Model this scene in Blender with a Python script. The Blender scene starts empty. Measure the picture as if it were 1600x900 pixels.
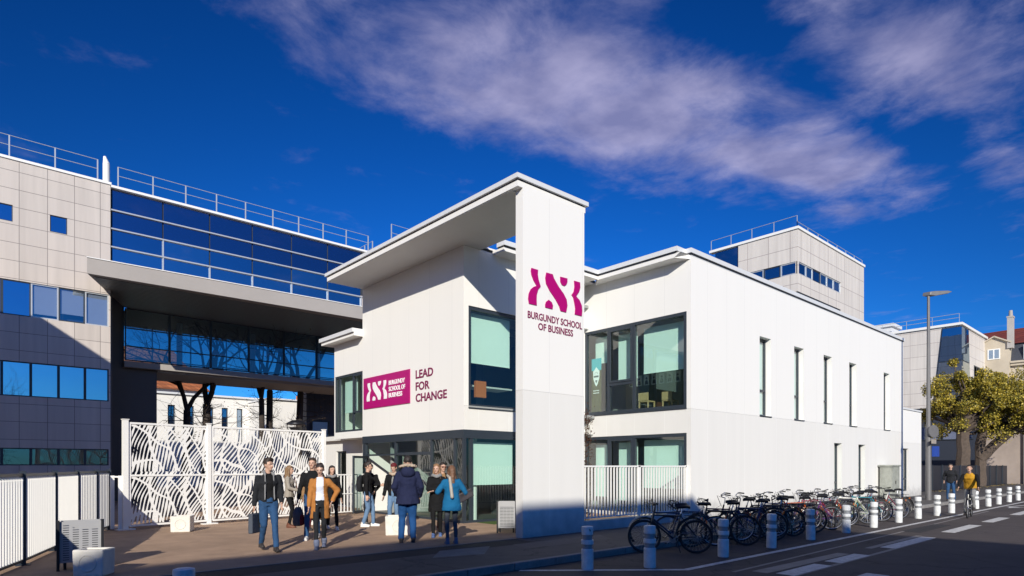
import bpy, bmesh, math, random
from math import radians as R, pi, sin, cos
from mathutils import Vector, Matrix, noise
random.seed(7)
S = bpy.context.scene
COL = S.collection
# ------------------------------------------------------------------ camera
cd = bpy.data.cameras.new('camera'); cam = bpy.data.objects.new('camera', cd); COL.objects.link(cam)
S.camera = cam
cd.sensor_width = 36; cd.lens = 36*964/1600; cd.shift_y = (728-450)/1600; cd.clip_end = 3000; cd.clip_start = .05
cam.location = (0, 0, 1.65)
TH = math.atan(1080/964)                       # world X recedes to the right, Y recedes to the left
cam.rotation_euler = (pi/2, 0, -(pi/2-TH))
# ------------------------------------------------------------------ light
SUN_AZ, SUN_EL = R(49), R(23.3)               # direction the light travels, seen from above
sd = bpy.data.lights.new('sun', 'SUN'); sd.energy = 5.0; sd.angle = R(.5); sd.color = (1, .945, .83)
sun = bpy.data.objects.new('sun', sd); COL.objects.link(sun)
ldir = Vector((cos(SUN_AZ)*cos(SUN_EL), sin(SUN_AZ)*cos(SUN_EL), -sin(SUN_EL)))
sun.rotation_euler = ldir.to_track_quat('-Z', 'Y').to_euler(); sun.location = (-20, -20, 30)
W = bpy.data.worlds.new('World'); S.world = W; W.use_nodes = True
nt = W.node_tree; N = nt.nodes; L = nt.links
for n in list(N): N.remove(n)
def node(nt, kind, **kw):
    n = nt.nodes.new(kind)
    for k, v in kw.items():
        if k.startswith('i_'):
            n.inputs[k[2:].replace('_', ' ')].default_value = v
        else: setattr(n, k, v)
    return n
sky = node(nt, 'ShaderNodeTexSky', sky_type='NISHITA', sun_disc=False, sun_elevation=SUN_EL, altitude=300, air_density=1.0, dust_density=.15, ozone_density=4.0)
sdir = -ldir; sky.sun_rotation = math.atan2(sdir.x, sdir.y)
hsv = node(nt, 'ShaderNodeHueSaturation'); hsv.inputs['Saturation'].default_value = 1.28; hsv.inputs['Value'].default_value = .92
bg = node(nt, 'ShaderNodeBackground'); bg.inputs['Strength'].default_value = .085
out = node(nt, 'ShaderNodeOutputWorld')
tc = node(nt, 'ShaderNodeTexCoord'); sep = node(nt, 'ShaderNodeSeparateXYZ')
L.new(tc.outputs['Generated'], sep.inputs[0])
mz = node(nt, 'ShaderNodeMath', operation='MAXIMUM'); mz.inputs[1].default_value = .03; L.new(sep.outputs[2], mz.inputs[0])
dx = node(nt, 'ShaderNodeMath', operation='DIVIDE'); L.new(sep.outputs[0], dx.inputs[0]); L.new(mz.outputs[0], dx.inputs[1])
dy = node(nt, 'ShaderNodeMath', operation='DIVIDE'); L.new(sep.outputs[1], dy.inputs[0]); L.new(mz.outputs[0], dy.inputs[1])
q = node(nt, 'ShaderNodeCombineXYZ'); L.new(dx.outputs[0], q.inputs[0]); L.new(dy.outputs[0], q.inputs[1])
def ell(cx, cy, a, b, ang, gain):
    m = node(nt, 'ShaderNodeMapping', vector_type='TEXTURE'); L.new(q.outputs[0], m.inputs['Vector'])
    m.inputs['Location'].default_value = (cx, cy, 0); m.inputs['Rotation'].default_value = (0, 0, R(ang)); m.inputs['Scale'].default_value = (a, b, 1)
    g = node(nt, 'ShaderNodeTexGradient', gradient_type='SPHERICAL'); L.new(m.outputs[0], g.inputs[0])
    k = node(nt, 'ShaderNodeMath', operation='MULTIPLY'); L.new(g.outputs['Fac'], k.inputs[0]); k.inputs[1].default_value = gain
    return k.outputs[0]
def mx(a, b):
    m = node(nt, 'ShaderNodeMath', operation='MAXIMUM'); L.new(a, m.inputs[0]); L.new(b, m.inputs[1]); return m.outputs[0]
mask = ell(1.38, 1.10, 1.25, .46, -10, 1.35)
for e in [(2.0, .93, 1.05, .32, -13, 1.25), (.88, 1.16, .46, .36, 20, 1.15), (1.75, .46, .85, .26, -5, .95), (2.35, .42, .7, .15, -3, .65), (-2.5, -1.5, 2.2, 1, 30, .9)]:
    mask = mx(mask, ell(*e))
n1 = node(nt, 'ShaderNodeTexNoise'); L.new(q.outputs[0], n1.inputs['Vector'])
n1.inputs['Scale'].default_value = 3.2; n1.inputs['Detail'].default_value = 10; n1.inputs['Roughness'].default_value = .62; n1.inputs['Distortion'].default_value = .25
n1s = node(nt, 'ShaderNodeMapRange'); L.new(n1.outputs['Fac'], n1s.inputs[0]); n1s.inputs[1].default_value = .28; n1s.inputs[2].default_value = .72; n1s.inputs[3].default_value = -.52; n1s.inputs[4].default_value = .42
ad = node(nt, 'ShaderNodeMath', operation='ADD'); L.new(mask, ad.inputs[0]); L.new(n1s.outputs[0], ad.inputs[1])
mr = node(nt, 'ShaderNodeMapRange', interpolation_type='SMOOTHSTEP'); L.new(ad.outputs[0], mr.inputs[0]); mr.inputs[1].default_value = .08; mr.inputs[2].default_value = 1.15; mr.inputs[4].default_value = .82
n2 = node(nt, 'ShaderNodeTexNoise'); L.new(q.outputs[0], n2.inputs['Vector']); n2.inputs['Scale'].default_value = 6; n2.inputs['Detail'].default_value = 6
cr = node(nt, 'ShaderNodeValToRGB'); L.new(n2.outputs['Fac'], cr.inputs[0])
cr.color_ramp.elements[0].position = .35; cr.color_ramp.elements[0].color = (2.7, 2.75, 5.0, 1)
cr.color_ramp.elements[1].position = .68; cr.color_ramp.elements[1].color = (5.0, 4.8, 7.3, 1)
mixc = node(nt, 'ShaderNodeMixRGB'); L.new(mr.outputs[0], mixc.inputs[0]); L.new(sky.outputs[0], hsv.inputs['Color'])
tint = node(nt, 'ShaderNodeMixRGB', blend_type='MULTIPLY'); tint.inputs[0].default_value = 1; tint.inputs[2].default_value = (.20, .66, 1.20, 1)
L.new(hsv.outputs[0], tint.inputs[1]); L.new(cr.outputs[0], mixc.inputs[2])
dp = node(nt, 'ShaderNodeVectorMath', operation='DOT_PRODUCT'); L.new(tc.outputs['Generated'], dp.inputs[0]); dp.inputs[1].default_value = sdir   # the sky is darkest at right angles to the sun
d2 = node(nt, 'ShaderNodeMath', operation='MULTIPLY'); L.new(dp.outputs['Value'], d2.inputs[0]); L.new(dp.outputs['Value'], d2.inputs[1])
pol = node(nt, 'ShaderNodeMapRange'); L.new(d2.outputs[0], pol.inputs[0]); pol.inputs[1].default_value = 0; pol.inputs[2].default_value = .85; pol.inputs[3].default_value = .56; pol.inputs[4].default_value = 1.5
psc = node(nt, 'ShaderNodeVectorMath', operation='SCALE'); L.new(tint.outputs[0], psc.inputs[0]); L.new(pol.outputs[0], psc.inputs['Scale']); L.new(psc.outputs[0], mixc.inputs[1])
L.new(mixc.outputs[0], bg.inputs['Color']); L.new(bg.outputs[0], out.inputs[0])
S.view_settings.view_transform = 'Standard'; S.view_settings.look = 'None'; S.view_settings.exposure = .12; S.view_settings.gamma = 1
S.view_settings.use_curve_mapping = False
S.render.engine = 'CYCLES'; S.cycles.max_bounces = 8; S.cycles.transparent_max_bounces = 16
# ------------------------------------------------------------------ materials
MATS = {}
def mat(name, color, rough=.6, metal=0, spec=.5, noise_amt=0, noise_scale=5, bump=0, bump_scale=40, emit=None):
    if name in MATS: return MATS[name]
    m = bpy.data.materials.new(name); m.use_nodes = True; MATS[name] = m
    t = m.node_tree; b = t.nodes['Principled BSDF']
    b.inputs['Base Color'].default_value = (*color, 1); b.inputs['Roughness'].default_value = rough; b.inputs['Metallic'].default_value = metal
    b.inputs['Specular IOR Level'].default_value = spec
    geo = None
    if noise_amt or bump: geo = node(t, 'ShaderNodeTexCoord')
    if noise_amt:
        n = node(t, 'ShaderNodeTexNoise'); n.inputs['Scale'].default_value = noise_scale; n.inputs['Detail'].default_value = 8; n.inputs['Roughness'].default_value = .65
        t.links.new(geo.outputs['Object'], n.inputs['Vector'])
        r = node(t, 'ShaderNodeMapRange'); r.inputs[1].default_value = .25; r.inputs[2].default_value = .75; r.inputs[3].default_value = 1-noise_amt; r.inputs[4].default_value = 1+noise_amt
        t.links.new(n.outputs['Fac'], r.inputs[0])
        v = node(t, 'ShaderNodeVectorMath', operation='SCALE'); v.inputs[0].default_value = color; t.links.new(r.outputs[0], v.inputs['Scale'])
        t.links.new(v.outputs[0], b.inputs['Base Color'])
        m['base'] = 1
    if bump:
        n = node(t, 'ShaderNodeTexNoise'); n.inputs['Scale'].default_value = bump_scale; n.inputs['Detail'].default_value = 5
        t.links.new(geo.outputs['Object'], n.inputs['Vector'])
        bn = node(t, 'ShaderNodeBump'); bn.inputs['Strength'].default_value = bump; bn.inputs['Distance'].default_value = .02
        t.links.new(n.outputs['Fac'], bn.inputs['Height']); t.links.new(bn.outputs[0], b.inputs['Normal'])
    if emit: b.inputs['Emission Color'].default_value = (*emit[:3], 1); b.inputs['Emission Strength'].default_value = emit[3]
    return m
def panel_mat(name, color, line, w, h, mort=.008, rough=.5, off=0, dirt=0, var=.05, streak=.06, zoff=0, xoff=0, squash=1, sqf=2):
    """cladding of panels with joints, in world coordinates; works on walls along X and along Y"""
    m = bpy.data.materials.new(name); m.use_nodes = True; t = m.node_tree; b = t.nodes['Principled BSDF']; b.inputs['Roughness'].default_value = rough
    g = node(t, 'ShaderNodeNewGeometry'); s = node(t, 'ShaderNodeSeparateXYZ'); t.links.new(g.outputs['Position'], s.inputs[0])
    a = node(t, 'ShaderNodeMath', operation='ADD'); t.links.new(s.outputs[0], a.inputs[0]); t.links.new(s.outputs[1], a.inputs[1])
    a2 = node(t, 'ShaderNodeMath', operation='ADD'); t.links.new(a.outputs[0], a2.inputs[0]); a2.inputs[1].default_value = xoff
    z2 = node(t, 'ShaderNodeMath', operation='ADD'); t.links.new(s.outputs[2], z2.inputs[0]); z2.inputs[1].default_value = zoff
    c = node(t, 'ShaderNodeCombineXYZ'); t.links.new(a2.outputs[0], c.inputs[0]); t.links.new(z2.outputs[0], c.inputs[1])
    br = node(t, 'ShaderNodeTexBrick', offset=off, squash=squash, squash_frequency=sqf); t.links.new(c.outputs[0], br.inputs['Vector'])
    br.inputs['Scale'].default_value = 1; br.inputs['Brick Width'].default_value = w; br.inputs['Row Height'].default_value = h
    br.inputs['Mortar Size'].default_value = mort; br.inputs['Mortar Smooth'].default_value = .1; br.inputs['Bias'].default_value = 0
    c1 = tuple(x*(1-var) for x in color); c2 = tuple(min(1, x*(1+var)) for x in color)
    br.inputs['Color1'].default_value = (*c1, 1); br.inputs['Color2'].default_value = (*c2, 1); br.inputs['Mortar'].default_value = (*line, 1)
    # rain streaks: noise stretched along z
    mp = node(t, 'ShaderNodeMapping'); mp.inputs['Scale'].default_value = (2.2, .12, 1); t.links.new(c.outputs[0], mp.inputs[0])
    n = node(t, 'ShaderNodeTexNoise'); n.inputs['Scale'].default_value = 1.5; n.inputs['Detail'].default_value = 6; t.links.new(mp.outputs[0], n.inputs['Vector'])
    r = node(t, 'ShaderNodeMapRange'); r.inputs[1].default_value = .3; r.inputs[2].default_value = .7; r.inputs[3].default_value = 1-streak; r.inputs[4].default_value = 1+streak*.4
    t.links.new(n.outputs['Fac'], r.inputs[0])
    v = node(t, 'ShaderNodeVectorMath', operation='SCALE'); t.links.new(br.outputs['Color'], v.inputs[0]); t.links.new(r.outputs[0], v.inputs['Scale'])
    last = v.outputs[0]
    if dirt:
        dn = node(t, 'ShaderNodeTexNoise'); dn.inputs['Scale'].default_value = 3.5; dn.inputs['Detail'].default_value = 7; t.links.new(g.outputs['Position'], dn.inputs['Vector'])
        dz = node(t, 'ShaderNodeMath', operation='MULTIPLY_ADD'); t.links.new(dn.outputs['Fac'], dz.inputs[0]); dz.inputs[1].default_value = -.9; t.links.new(s.outputs[2], dz.inputs[2])
        dr = node(t, 'ShaderNodeMapRange'); dr.inputs[1].default_value = -.45; dr.inputs[2].default_value = .15; dr.inputs[3].default_value = 1-dirt; dr.inputs[4].default_value = 1; t.links.new(dz.outputs[0], dr.inputs[0])
        v2 = node(t, 'ShaderNodeVectorMath', operation='SCALE'); t.links.new(last, v2.inputs[0]); t.links.new(dr.outputs[0], v2.inputs['Scale']); last = v2.outputs[0]
    t.links.new(last, b.inputs['Base Color'])
    bp = node(t, 'ShaderNodeBump'); bp.inputs['Strength'].default_value = .25; bp.inputs['Distance'].default_value = .01; bp.invert = True
    t.links.new(br.outputs['Fac'], bp.inputs['Height']); t.links.new(bp.outputs[0], b.inputs['Normal'])
    return m
def glass_mat(name, tint, refl=.12, rough=.0, glcol=(1, 1, 1)):
    m = bpy.data.materials.new(name); m.use_nodes = True; t = m.node_tree; t.nodes.clear()
    o = node(t, 'ShaderNodeOutputMaterial'); tr = node(t, 'ShaderNodeBsdfTransparent'); tr.inputs[0].default_value = (*tint, 1)
    gl = node(t, 'ShaderNodeBsdfGlossy'); gl.inputs['Roughness'].default_value = rough; gl.inputs['Color'].default_value = (*glcol, 1)
    ge = node(t, 'ShaderNodeNewGeometry'); dt = node(t, 'ShaderNodeVectorMath', operation='DOT_PRODUCT'); t.links.new(ge.outputs['Normal'], dt.inputs[0]); t.links.new(ge.outputs['Incoming'], dt.inputs[1])
    ab = node(t, 'ShaderNodeMath', operation='ABSOLUTE'); t.links.new(dt.outputs['Value'], ab.inputs[0]); on = node(t, 'ShaderNodeMath', operation='SUBTRACT'); on.inputs[0].default_value = 1; t.links.new(ab.outputs[0], on.inputs[1])
    fr = node(t, 'ShaderNodeMath', operation='POWER'); t.links.new(on.outputs[0], fr.inputs[0]); fr.inputs[1].default_value = 4
    ma = node(t, 'ShaderNodeMath', operation='MULTIPLY_ADD'); t.links.new(fr.outputs[0], ma.inputs[0]); ma.inputs[1].default_value = 1-refl; ma.inputs[2].default_value = refl
    mxs = node(t, 'ShaderNodeMixShader'); t.links.new(ma.outputs[0], mxs.inputs[0]); t.links.new(tr.outputs[0], mxs.inputs[1]); t.links.new(gl.outputs[0], mxs.inputs[2])
    g = node(t, 'ShaderNodeTexCoord'); n = node(t, 'ShaderNodeTexNoise'); n.inputs['Scale'].default_value = .9; n.inputs['Detail'].default_value = 1
    t.links.new(g.outputs['Object'], n.inputs['Vector']); bp = node(t, 'ShaderNodeBump'); bp.inputs['Strength'].default_value = .05; bp.inputs['Distance'].default_value = .03
    t.links.new(n.outputs['Fac'], bp.inputs['Height']); t.links.new(bp.outputs[0], gl.inputs['Normal'])
    t.links.new(mxs.outputs[0], o.inputs[0]); return m
def mirror_mat(name, base, refl, glcol=(.8, .9, 1), rough=.02):
    m = bpy.data.materials.new(name); m.use_nodes = True; t = m.node_tree; t.nodes.clear()
    o = node(t, 'ShaderNodeOutputMaterial'); df = node(t, 'ShaderNodeBsdfDiffuse'); df.inputs[0].default_value = (*base, 1)
    gl = node(t, 'ShaderNodeBsdfGlossy'); gl.inputs['Roughness'].default_value = rough; gl.inputs['Color'].default_value = (*glcol, 1)
    mxs = node(t, 'ShaderNodeMixShader'); mxs.inputs[0].default_value = refl; t.links.new(df.outputs[0], mxs.inputs[1]); t.links.new(gl.outputs[0], mxs.inputs[2])
    g = node(t, 'ShaderNodeTexCoord'); n = node(t, 'ShaderNodeTexNoise'); n.inputs['Scale'].default_value = .7; n.inputs['Detail'].default_value = 1
    t.links.new(g.outputs['Object'], n.inputs['Vector']); bp = node(t, 'ShaderNodeBump'); bp.inputs['Strength'].default_value = .08; bp.inputs['Distance'].default_value = .05
    t.links.new(n.outputs['Fac'], bp.inputs['Height']); t.links.new(bp.outputs[0], gl.inputs['Normal'])
    t.links.new(mxs.outputs[0], o.inputs[0]); return m
WHITE = (.80, .785, .75)
M_wall = panel_mat('white render upper', WHITE, (.70, .69, .665), 1.17, 40, mort=.007, var=.004, streak=.01, rough=.6, xoff=.3)
M_wall2 = panel_mat('white render lower', (.74, .725, .69), (.80, .79, .76), 1.17, 40, mort=.009, var=.005, streak=.025, dirt=.35, rough=.6, xoff=.3)
M_wpl = mat('white plaster', WHITE, .6, noise_amt=.02, noise_scale=2, bump=.05, bump_scale=60)
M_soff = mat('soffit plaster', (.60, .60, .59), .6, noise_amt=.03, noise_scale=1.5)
M_cope = mat('coping metal', (.66, .67, .68), .4, noise_amt=.03)
M_dline = mat('dark joint', (.03, .035, .045), .5)
M_frame = mat('slate window frame', (.028, .037, .05), .42, noise_amt=.06, noise_scale=3)
M_glass = glass_mat('clear green glass', (.78, .93, .88), .12)
M_glass_d = glass_mat('bridge glass', (.36, .48, .50), .20, glcol=(.8, .92, 1))
M_gl_o = glass_mat('office glass', (.62, .72, .80), .28, glcol=(.8, .92, 1)); M_lav = mat('lavender blind', (.50, .47, .52), .8)
M_blind = mat('mint roller blind', (.72, .82, .78), .8, noise_amt=.02, noise_scale=2)
M_blindw = mat('pale roller blind', (.75, .74, .76), .8)
M_int = mat('interior wall', (.30, .31, .30), .8); M_intf = mat('interior floor', (.10, .10, .09), .6); M_intd = mat('dark interior', (.045, .05, .055), .8)
M_mag = mat('magenta sign', (.40, .0, .145), .45); M_plum = mat('plum lettering', (.19, .008, .07), .5); M_ltr = mat('white lettering', (.85, .85, .85), .5)
M_beige = panel_mat('beige cladding', (.56, .50, .45), (.22, .19, .175), .893, .70, mort=.011, var=.035, streak=.12, xoff=-.55, zoff=.11, squash=1)
M_beige2 = panel_mat('beige cladding far', (.64, .59, .54), (.38, .33, .31), 1.9, 1.55, mort=.028, var=.025, streak=.12)
M_conc = mat('grey concrete fascia', (.36, .33, .305), .75, noise_amt=.06, noise_scale=.8, bump=.1, bump_scale=10)
M_dkwall = mat('dark grey render', (.125, .115, .105), .8, noise_amt=.08, noise_scale=.7)
M_bgl = mirror_mat('blue mirror glass', (.004, .018, .05), .55, (.62, .80, 1))
M_bgl2 = mirror_mat('dark blue spandrel glass', (.004, .012, .045), .34, (.62, .72, 1))
M_bgl3 = mirror_mat('pale blue mirror glass', (.03, .05, .08), .72, (.85, .95, 1))
M_alu = mat('aluminium', (.52, .54, .56), .38, metal=.35, noise_amt=.03)
M_paint = mat('white paint metal', (.80, .79, .76), .45, noise_amt=.02)
M_blk = mat('black rubber', (.012, .012, .013), .55); M_blkm = mat('black metal', (.015, .015, .018), .35)
M_chrome = mat('bike metal', (.5, .5, .52), .3, metal=.9)
# ------------------------------------------------------------------ mesh builder
M_bglv = [M_bgl]+[mirror_mat('blue mirror glass %s' % n_, c_, r_, g_) for n_, c_, r_, g_ in (('deeper', (.004, .015, .04), .48, (.60, .78, 1)), ('paler', (.008, .026, .06), .60, (.68, .84, 1)))]
class MB:
    def __init__(s): s.v = []; s.f = []
    def add(s, vs, fs):
        o = len(s.v); s.v += [tuple(x) for x in vs]; s.f += [tuple(i+o for i in f) for f in fs]; return s
    def box(s, x0, y0, z0, x1, y1, z1):
        if x0 > x1: x0, x1 = x1, x0
        if y0 > y1: y0, y1 = y1, y0
        if z0 > z1: z0, z1 = z1, z0
        return s.add([(x0,y0,z0),(x1,y0,z0),(x1,y1,z0),(x0,y1,z0),(x0,y0,z1),(x1,y0,z1),(x1,y1,z1),(x0,y1,z1)],
              [(0,3,2,1),(4,5,6,7),(0,1,5,4),(1,2,6,5),(2,3,7,6),(3,0,4,7)])
    def obox(s, c, ax, ay, az, hx, hy, hz):
        c = Vector(c); ax, ay, az = Vector(ax).normalized(), Vector(ay).normalized(), Vector(az).normalized()
        vs = [c+ax*i*hx+ay*j*hy+az*k*hz for k in (-1,1) for (i,j) in ((-1,-1),(1,-1),(1,1),(-1,1))]
        return s.add(vs, [(0,3,2,1),(4,5,6,7),(0,1,5,4),(1,2,6,5),(2,3,7,6),(3,0,4,7)])
    def bar(s, p, q, w, h=None, up=(0,0,1)):
        p, q = Vector(p), Vector(q); d = q-p
        if d.length < 1e-6: return s
        u = Vector(up); a = d.normalized()
        if abs(a.dot(u)) > .99: u = Vector((0,1,0))
        b = a.cross(u).normalized(); c = b.cross(a)
        return s.obox((p+q)/2, a, b, c, d.length/2, w/2, (h or w)/2)
    def cyl(s, p, q, r0, r1=None, n=10, caps=True):
        p, q = Vector(p), Vector(q); r1 = r0 if r1 is None else r1; a = (q-p).normalized()
        u = Vector((0,0,1)) if abs(a.z) < .9 else Vector((0,1,0)); b = a.cross(u).normalized(); c = a.cross(b)
        vs = []
        for (o, r) in ((p, r0), (q, r1)):
            for i in range(n): t = 2*pi*i/n; vs.append(o+b*cos(t)*r+c*sin(t)*r)
        fs = [(i, (i+1) % n, n+(i+1) % n, n+i) for i in range(n)]
        if caps: fs += [tuple(range(n))[::-1], tuple(range(n, 2*n))]
        return s.add(vs, fs)
    def tube(s, pts, r, n=8, closed=False):
        pts = [Vector(p) for p in pts]; m = len(pts); vs = []; rs = r if isinstance(r, (list, tuple)) else [r]*m; pb = None
        for i, p in enumerate(pts):
            a = (pts[(i+1) % m]-pts[i-1]) if closed else (pts[min(i+1, m-1)]-pts[max(i-1, 0)])
            a.normalize()
            if pb is None:
                u = Vector((0,0,1)) if abs(a.z) < .9 else Vector((0,1,0)); b = a.cross(u).normalized()
            else: b = (pb-a*pb.dot(a)).normalized()
            pb = b; c = a.cross(b)
            for k in range(n): t = 2*pi*k/n; vs.append(p+b*cos(t)*rs[i]+c*sin(t)*rs[i])
        fs = []
        for i in range(m if closed else m-1):
            for k in range(n): j = (i+1) % m; fs.append((i*n+k, i*n+(k+1) % n, j*n+(k+1) % n, j*n+k))
        if not closed: fs += [tuple(range(n))[::-1], tuple((m-1)*n+k for k in range(n))]
        return s.add(vs, fs)
    def lathe(s, prof, c=(0,0,0), n=20):
        c = Vector(c); m = len(prof); vs = [c+Vector((r*cos(2*pi*k/n), r*sin(2*pi*k/n), z)) for r, z in prof for k in range(n)]
        fs = [(i*n+k, i*n+(k+1) % n, (i+1)*n+(k+1) % n, (i+1)*n+k) for i in range(m-1) for k in range(n)]
        fs += [tuple(range(n))[::-1], tuple((m-1)*n+k for k in range(n))]
        return s.add(vs, fs)
    def prism(s, poly, f, d):
        """poly 2D points, f(a,b,depth)->xyz"""
        n = len(poly); vs = [f(a, b, 0) for a, b in poly]+[f(a, b, d) for a, b in poly]
        return s.add(vs, [tuple(range(n)), tuple(range(n, 2*n))[::-1]]+[(i, i+n, (i+1) % n+n, (i+1) % n) for i in range(n)])
    def quad(s, a, b, c, d): return s.add([a, b, c, d], [(0,1,2,3)])
    def sphere(s, c, rx, ry=None, rz=None, n=10, m=7):
        ry = ry or rx; rz = rz or rx; c = Vector(c); vs = []
        for i in range(1, m):
            a = pi*i/m
            for k in range(n): t = 2*pi*k/n; vs.append(c+Vector((rx*sin(a)*cos(t), ry*sin(a)*sin(t), rz*cos(a))))
        vs += [c+Vector((0,0,rz)), c-Vector((0,0,rz))]; T = len(vs)-2
        fs = [(i*n+k, (i+1)*n+k, (i+1)*n+(k+1) % n, i*n+(k+1) % n) for i in range(m-2) for k in range(n)]
        fs += [(T, k, (k+1) % n) for k in range(n)]+[(T+1, (m-2)*n+(k+1) % n, (m-2)*n+k) for k in range(n)]
        return s.add(vs, fs)
    def build(s, name, m, parent=None, smooth=False, bevel=0, world=True, fixn=True):
        me = bpy.data.meshes.new(name); vs = s.v
        if parent is not None and world:
            o = parent; loc = Vector()
            while o: loc += o.location; o = o.parent
            vs = [(x-loc.x, y-loc.y, z-loc.z) for x, y, z in vs]
        me.from_pydata(vs, [], s.f); me.materials.append(m)
        if fixn:
            b = bmesh.new(); b.from_mesh(me); bmesh.ops.recalc_face_normals(b, faces=b.faces); b.to_mesh(me); b.free()
        if smooth:
            for p in me.polygons: p.use_smooth = True
            try: me.set_sharp_from_angle(angle=R(40))
            except Exception: pass
        o = bpy.data.objects.new(name, me); COL.objects.link(o)
        if parent is not None: o.parent = parent
        if bevel:
            md = o.modifiers.new('bevel', 'BEVEL'); md.width = bevel; md.segments = 2; md.limit_method = 'ANGLE'
        return o
def thing(name, label, cat, loc=(0,0,0), rz=0, group=None):
    o = bpy.data.objects.new(name, None); COL.objects.link(o); o.location = loc; o.rotation_euler = (0, 0, rz); o.empty_display_size = .2
    o['label'] = label; o['category'] = cat
    if group: o['group'] = group
    return o
def tag(o, label, cat, group=None):
    o['label'] = label; o['category'] = cat
    if group: o['group'] = group
    return o
def structure(o): o['kind'] = 'structure'; return o
def dup(src, parent=None):
    c = src.copy(); COL.objects.link(c)
    if parent is not None: c.parent = parent
    for ch in list(src.children): dup(ch, c)
    return c
def fX(x0, sgn=1):   # wall facing -X: a along Y, depth into +X
    return lambda a, b, d: (x0+d*sgn, a, b)
def fY(y0, sgn=1):   # wall facing -Y: a along X, depth into +Y
    return lambda a, b, d: (a, y0+d*sgn, b)
def wall(mb, f, a0, a1, b0, b1, holes=(), depth=.25):
    xs = sorted({a0, a1, *[h[0] for h in holes], *[h[1] for h in holes]}); zs = sorted({b0, b1, *[h[2] for h in holes], *[h[3] for h in holes]})
    xs = [x for x in xs if a0 <= x <= a1]; zs = [z for z in zs if b0 <= z <= b1]
    for i in range(len(xs)-1):
        for j in range(len(zs)-1):
            cx, cz = (xs[i]+xs[i+1])/2, (zs[j]+zs[j+1])/2
            if any(h[0] < cx < h[1] and h[2] < cz < h[3] for h in holes): continue
            mb.quad(f(xs[i], zs[j], 0), f(xs[i+1], zs[j], 0), f(xs[i+1], zs[j+1], 0), f(xs[i], zs[j+1], 0))
    for (p, q_, r, s) in holes:
        r2, s2 = max(r, b0), min(s, b1); p2, q2 = max(p, a0), min(q_, a1)
        if r2 >= s2 or p2 >= q2: continue
        if p >= a0: mb.quad(f(p, r2, 0), f(p, s2, 0), f(p, s2, depth), f(p, r2, depth))
        if q_ <= a1: mb.quad(f(q_, r2, 0), f(q_, s2, 0), f(q_, s2, depth), f(q_, r2, depth))
        if r >= b0: mb.quad(f(p2, r, 0), f(q2, r, 0), f(q2, r, depth), f(p2, r, depth))
        if s <= b1: mb.quad(f(p2, s, 0), f(q2, s, 0), f(q2, s, depth), f(p2, s, depth))
def fbox(mb, f, a0, a1, b0, b1, d0, d1):
    p, q_ = f(a0, b0, d0), f(a1, b1, d1); mb.box(*p, *q_)
def window(parent, f, a0, a1, b0, b1, depth, fw=.08, fd=.08, mull=(), trans=(), glass=None, frame=None, blind=None, name='window', sashes=(), gap=.14, bmat=None, sill=False, proud=0):
    """frame mesh is the part, pane and blind are its sub-parts"""
    m = MB(); d0 = depth-proud
    fbox(m, f, a0, a1, b0, b0+fw, d0, d0+fd); fbox(m, f, a0, a1, b1-fw, b1, d0, d0+fd)
    fbox(m, f, a0, a0+fw, b0+fw, b1-fw, d0, d0+fd); fbox(m, f, a1-fw, a1, b0+fw, b1-fw, d0, d0+fd)
    for x in mull: fbox(m, f, x-fw/2, x+fw/2, b0+fw, b1-fw, d0+.003, d0+fd-.003)
    for (z, x0, x1) in trans: fbox(m, f, x0, x1, z-fw/2, z+fw/2, d0+.006, d0+fd-.006)
    for (x0, x1, z0, z1) in sashes:
        t = .07
        fbox(m, f, x0, x1, z0, z0+t, d0-.02, d0+.02); fbox(m, f, x0, x1, z1-t, z1, d0-.02, d0+.02)
        fbox(m, f, x0, x0+t, z0+t, z1-t, d0-.02, d0+.02); fbox(m, f, x1-t, x1, z0+t, z1-t, d0-.02, d0+.02)
    if sill: fbox(m, f, a0-.01, a1+.01, b0-.03, b0-.002, -.04, d0+.01)
    w = m.build(name, frame or M_frame, parent)
    g = MB(); dg_ = d0+fd*.5; g.quad(f(a0+fw*.5, b0+fw*.5, dg_), f(a1-fw*.5, b0+fw*.5, dg_), f(a1-fw*.5, b1-fw*.5, dg_), f(a0+fw*.5, b1-fw*.5, dg_))
    g.build('pane', glass or M_glass, w)
    for (x0, x1, z0, z1) in (blind or ()):
        k = MB(); fbox(k, f, x0, x1, z0, z1, d0+fd+gap, d0+fd+gap+.01); fbox(k, f, x0, x1, z0-.03, z0-.001, d0+fd+gap-.01, d0+fd+gap+.02)
        k.build('blind', bmat or M_blind, w)
    return w
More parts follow.
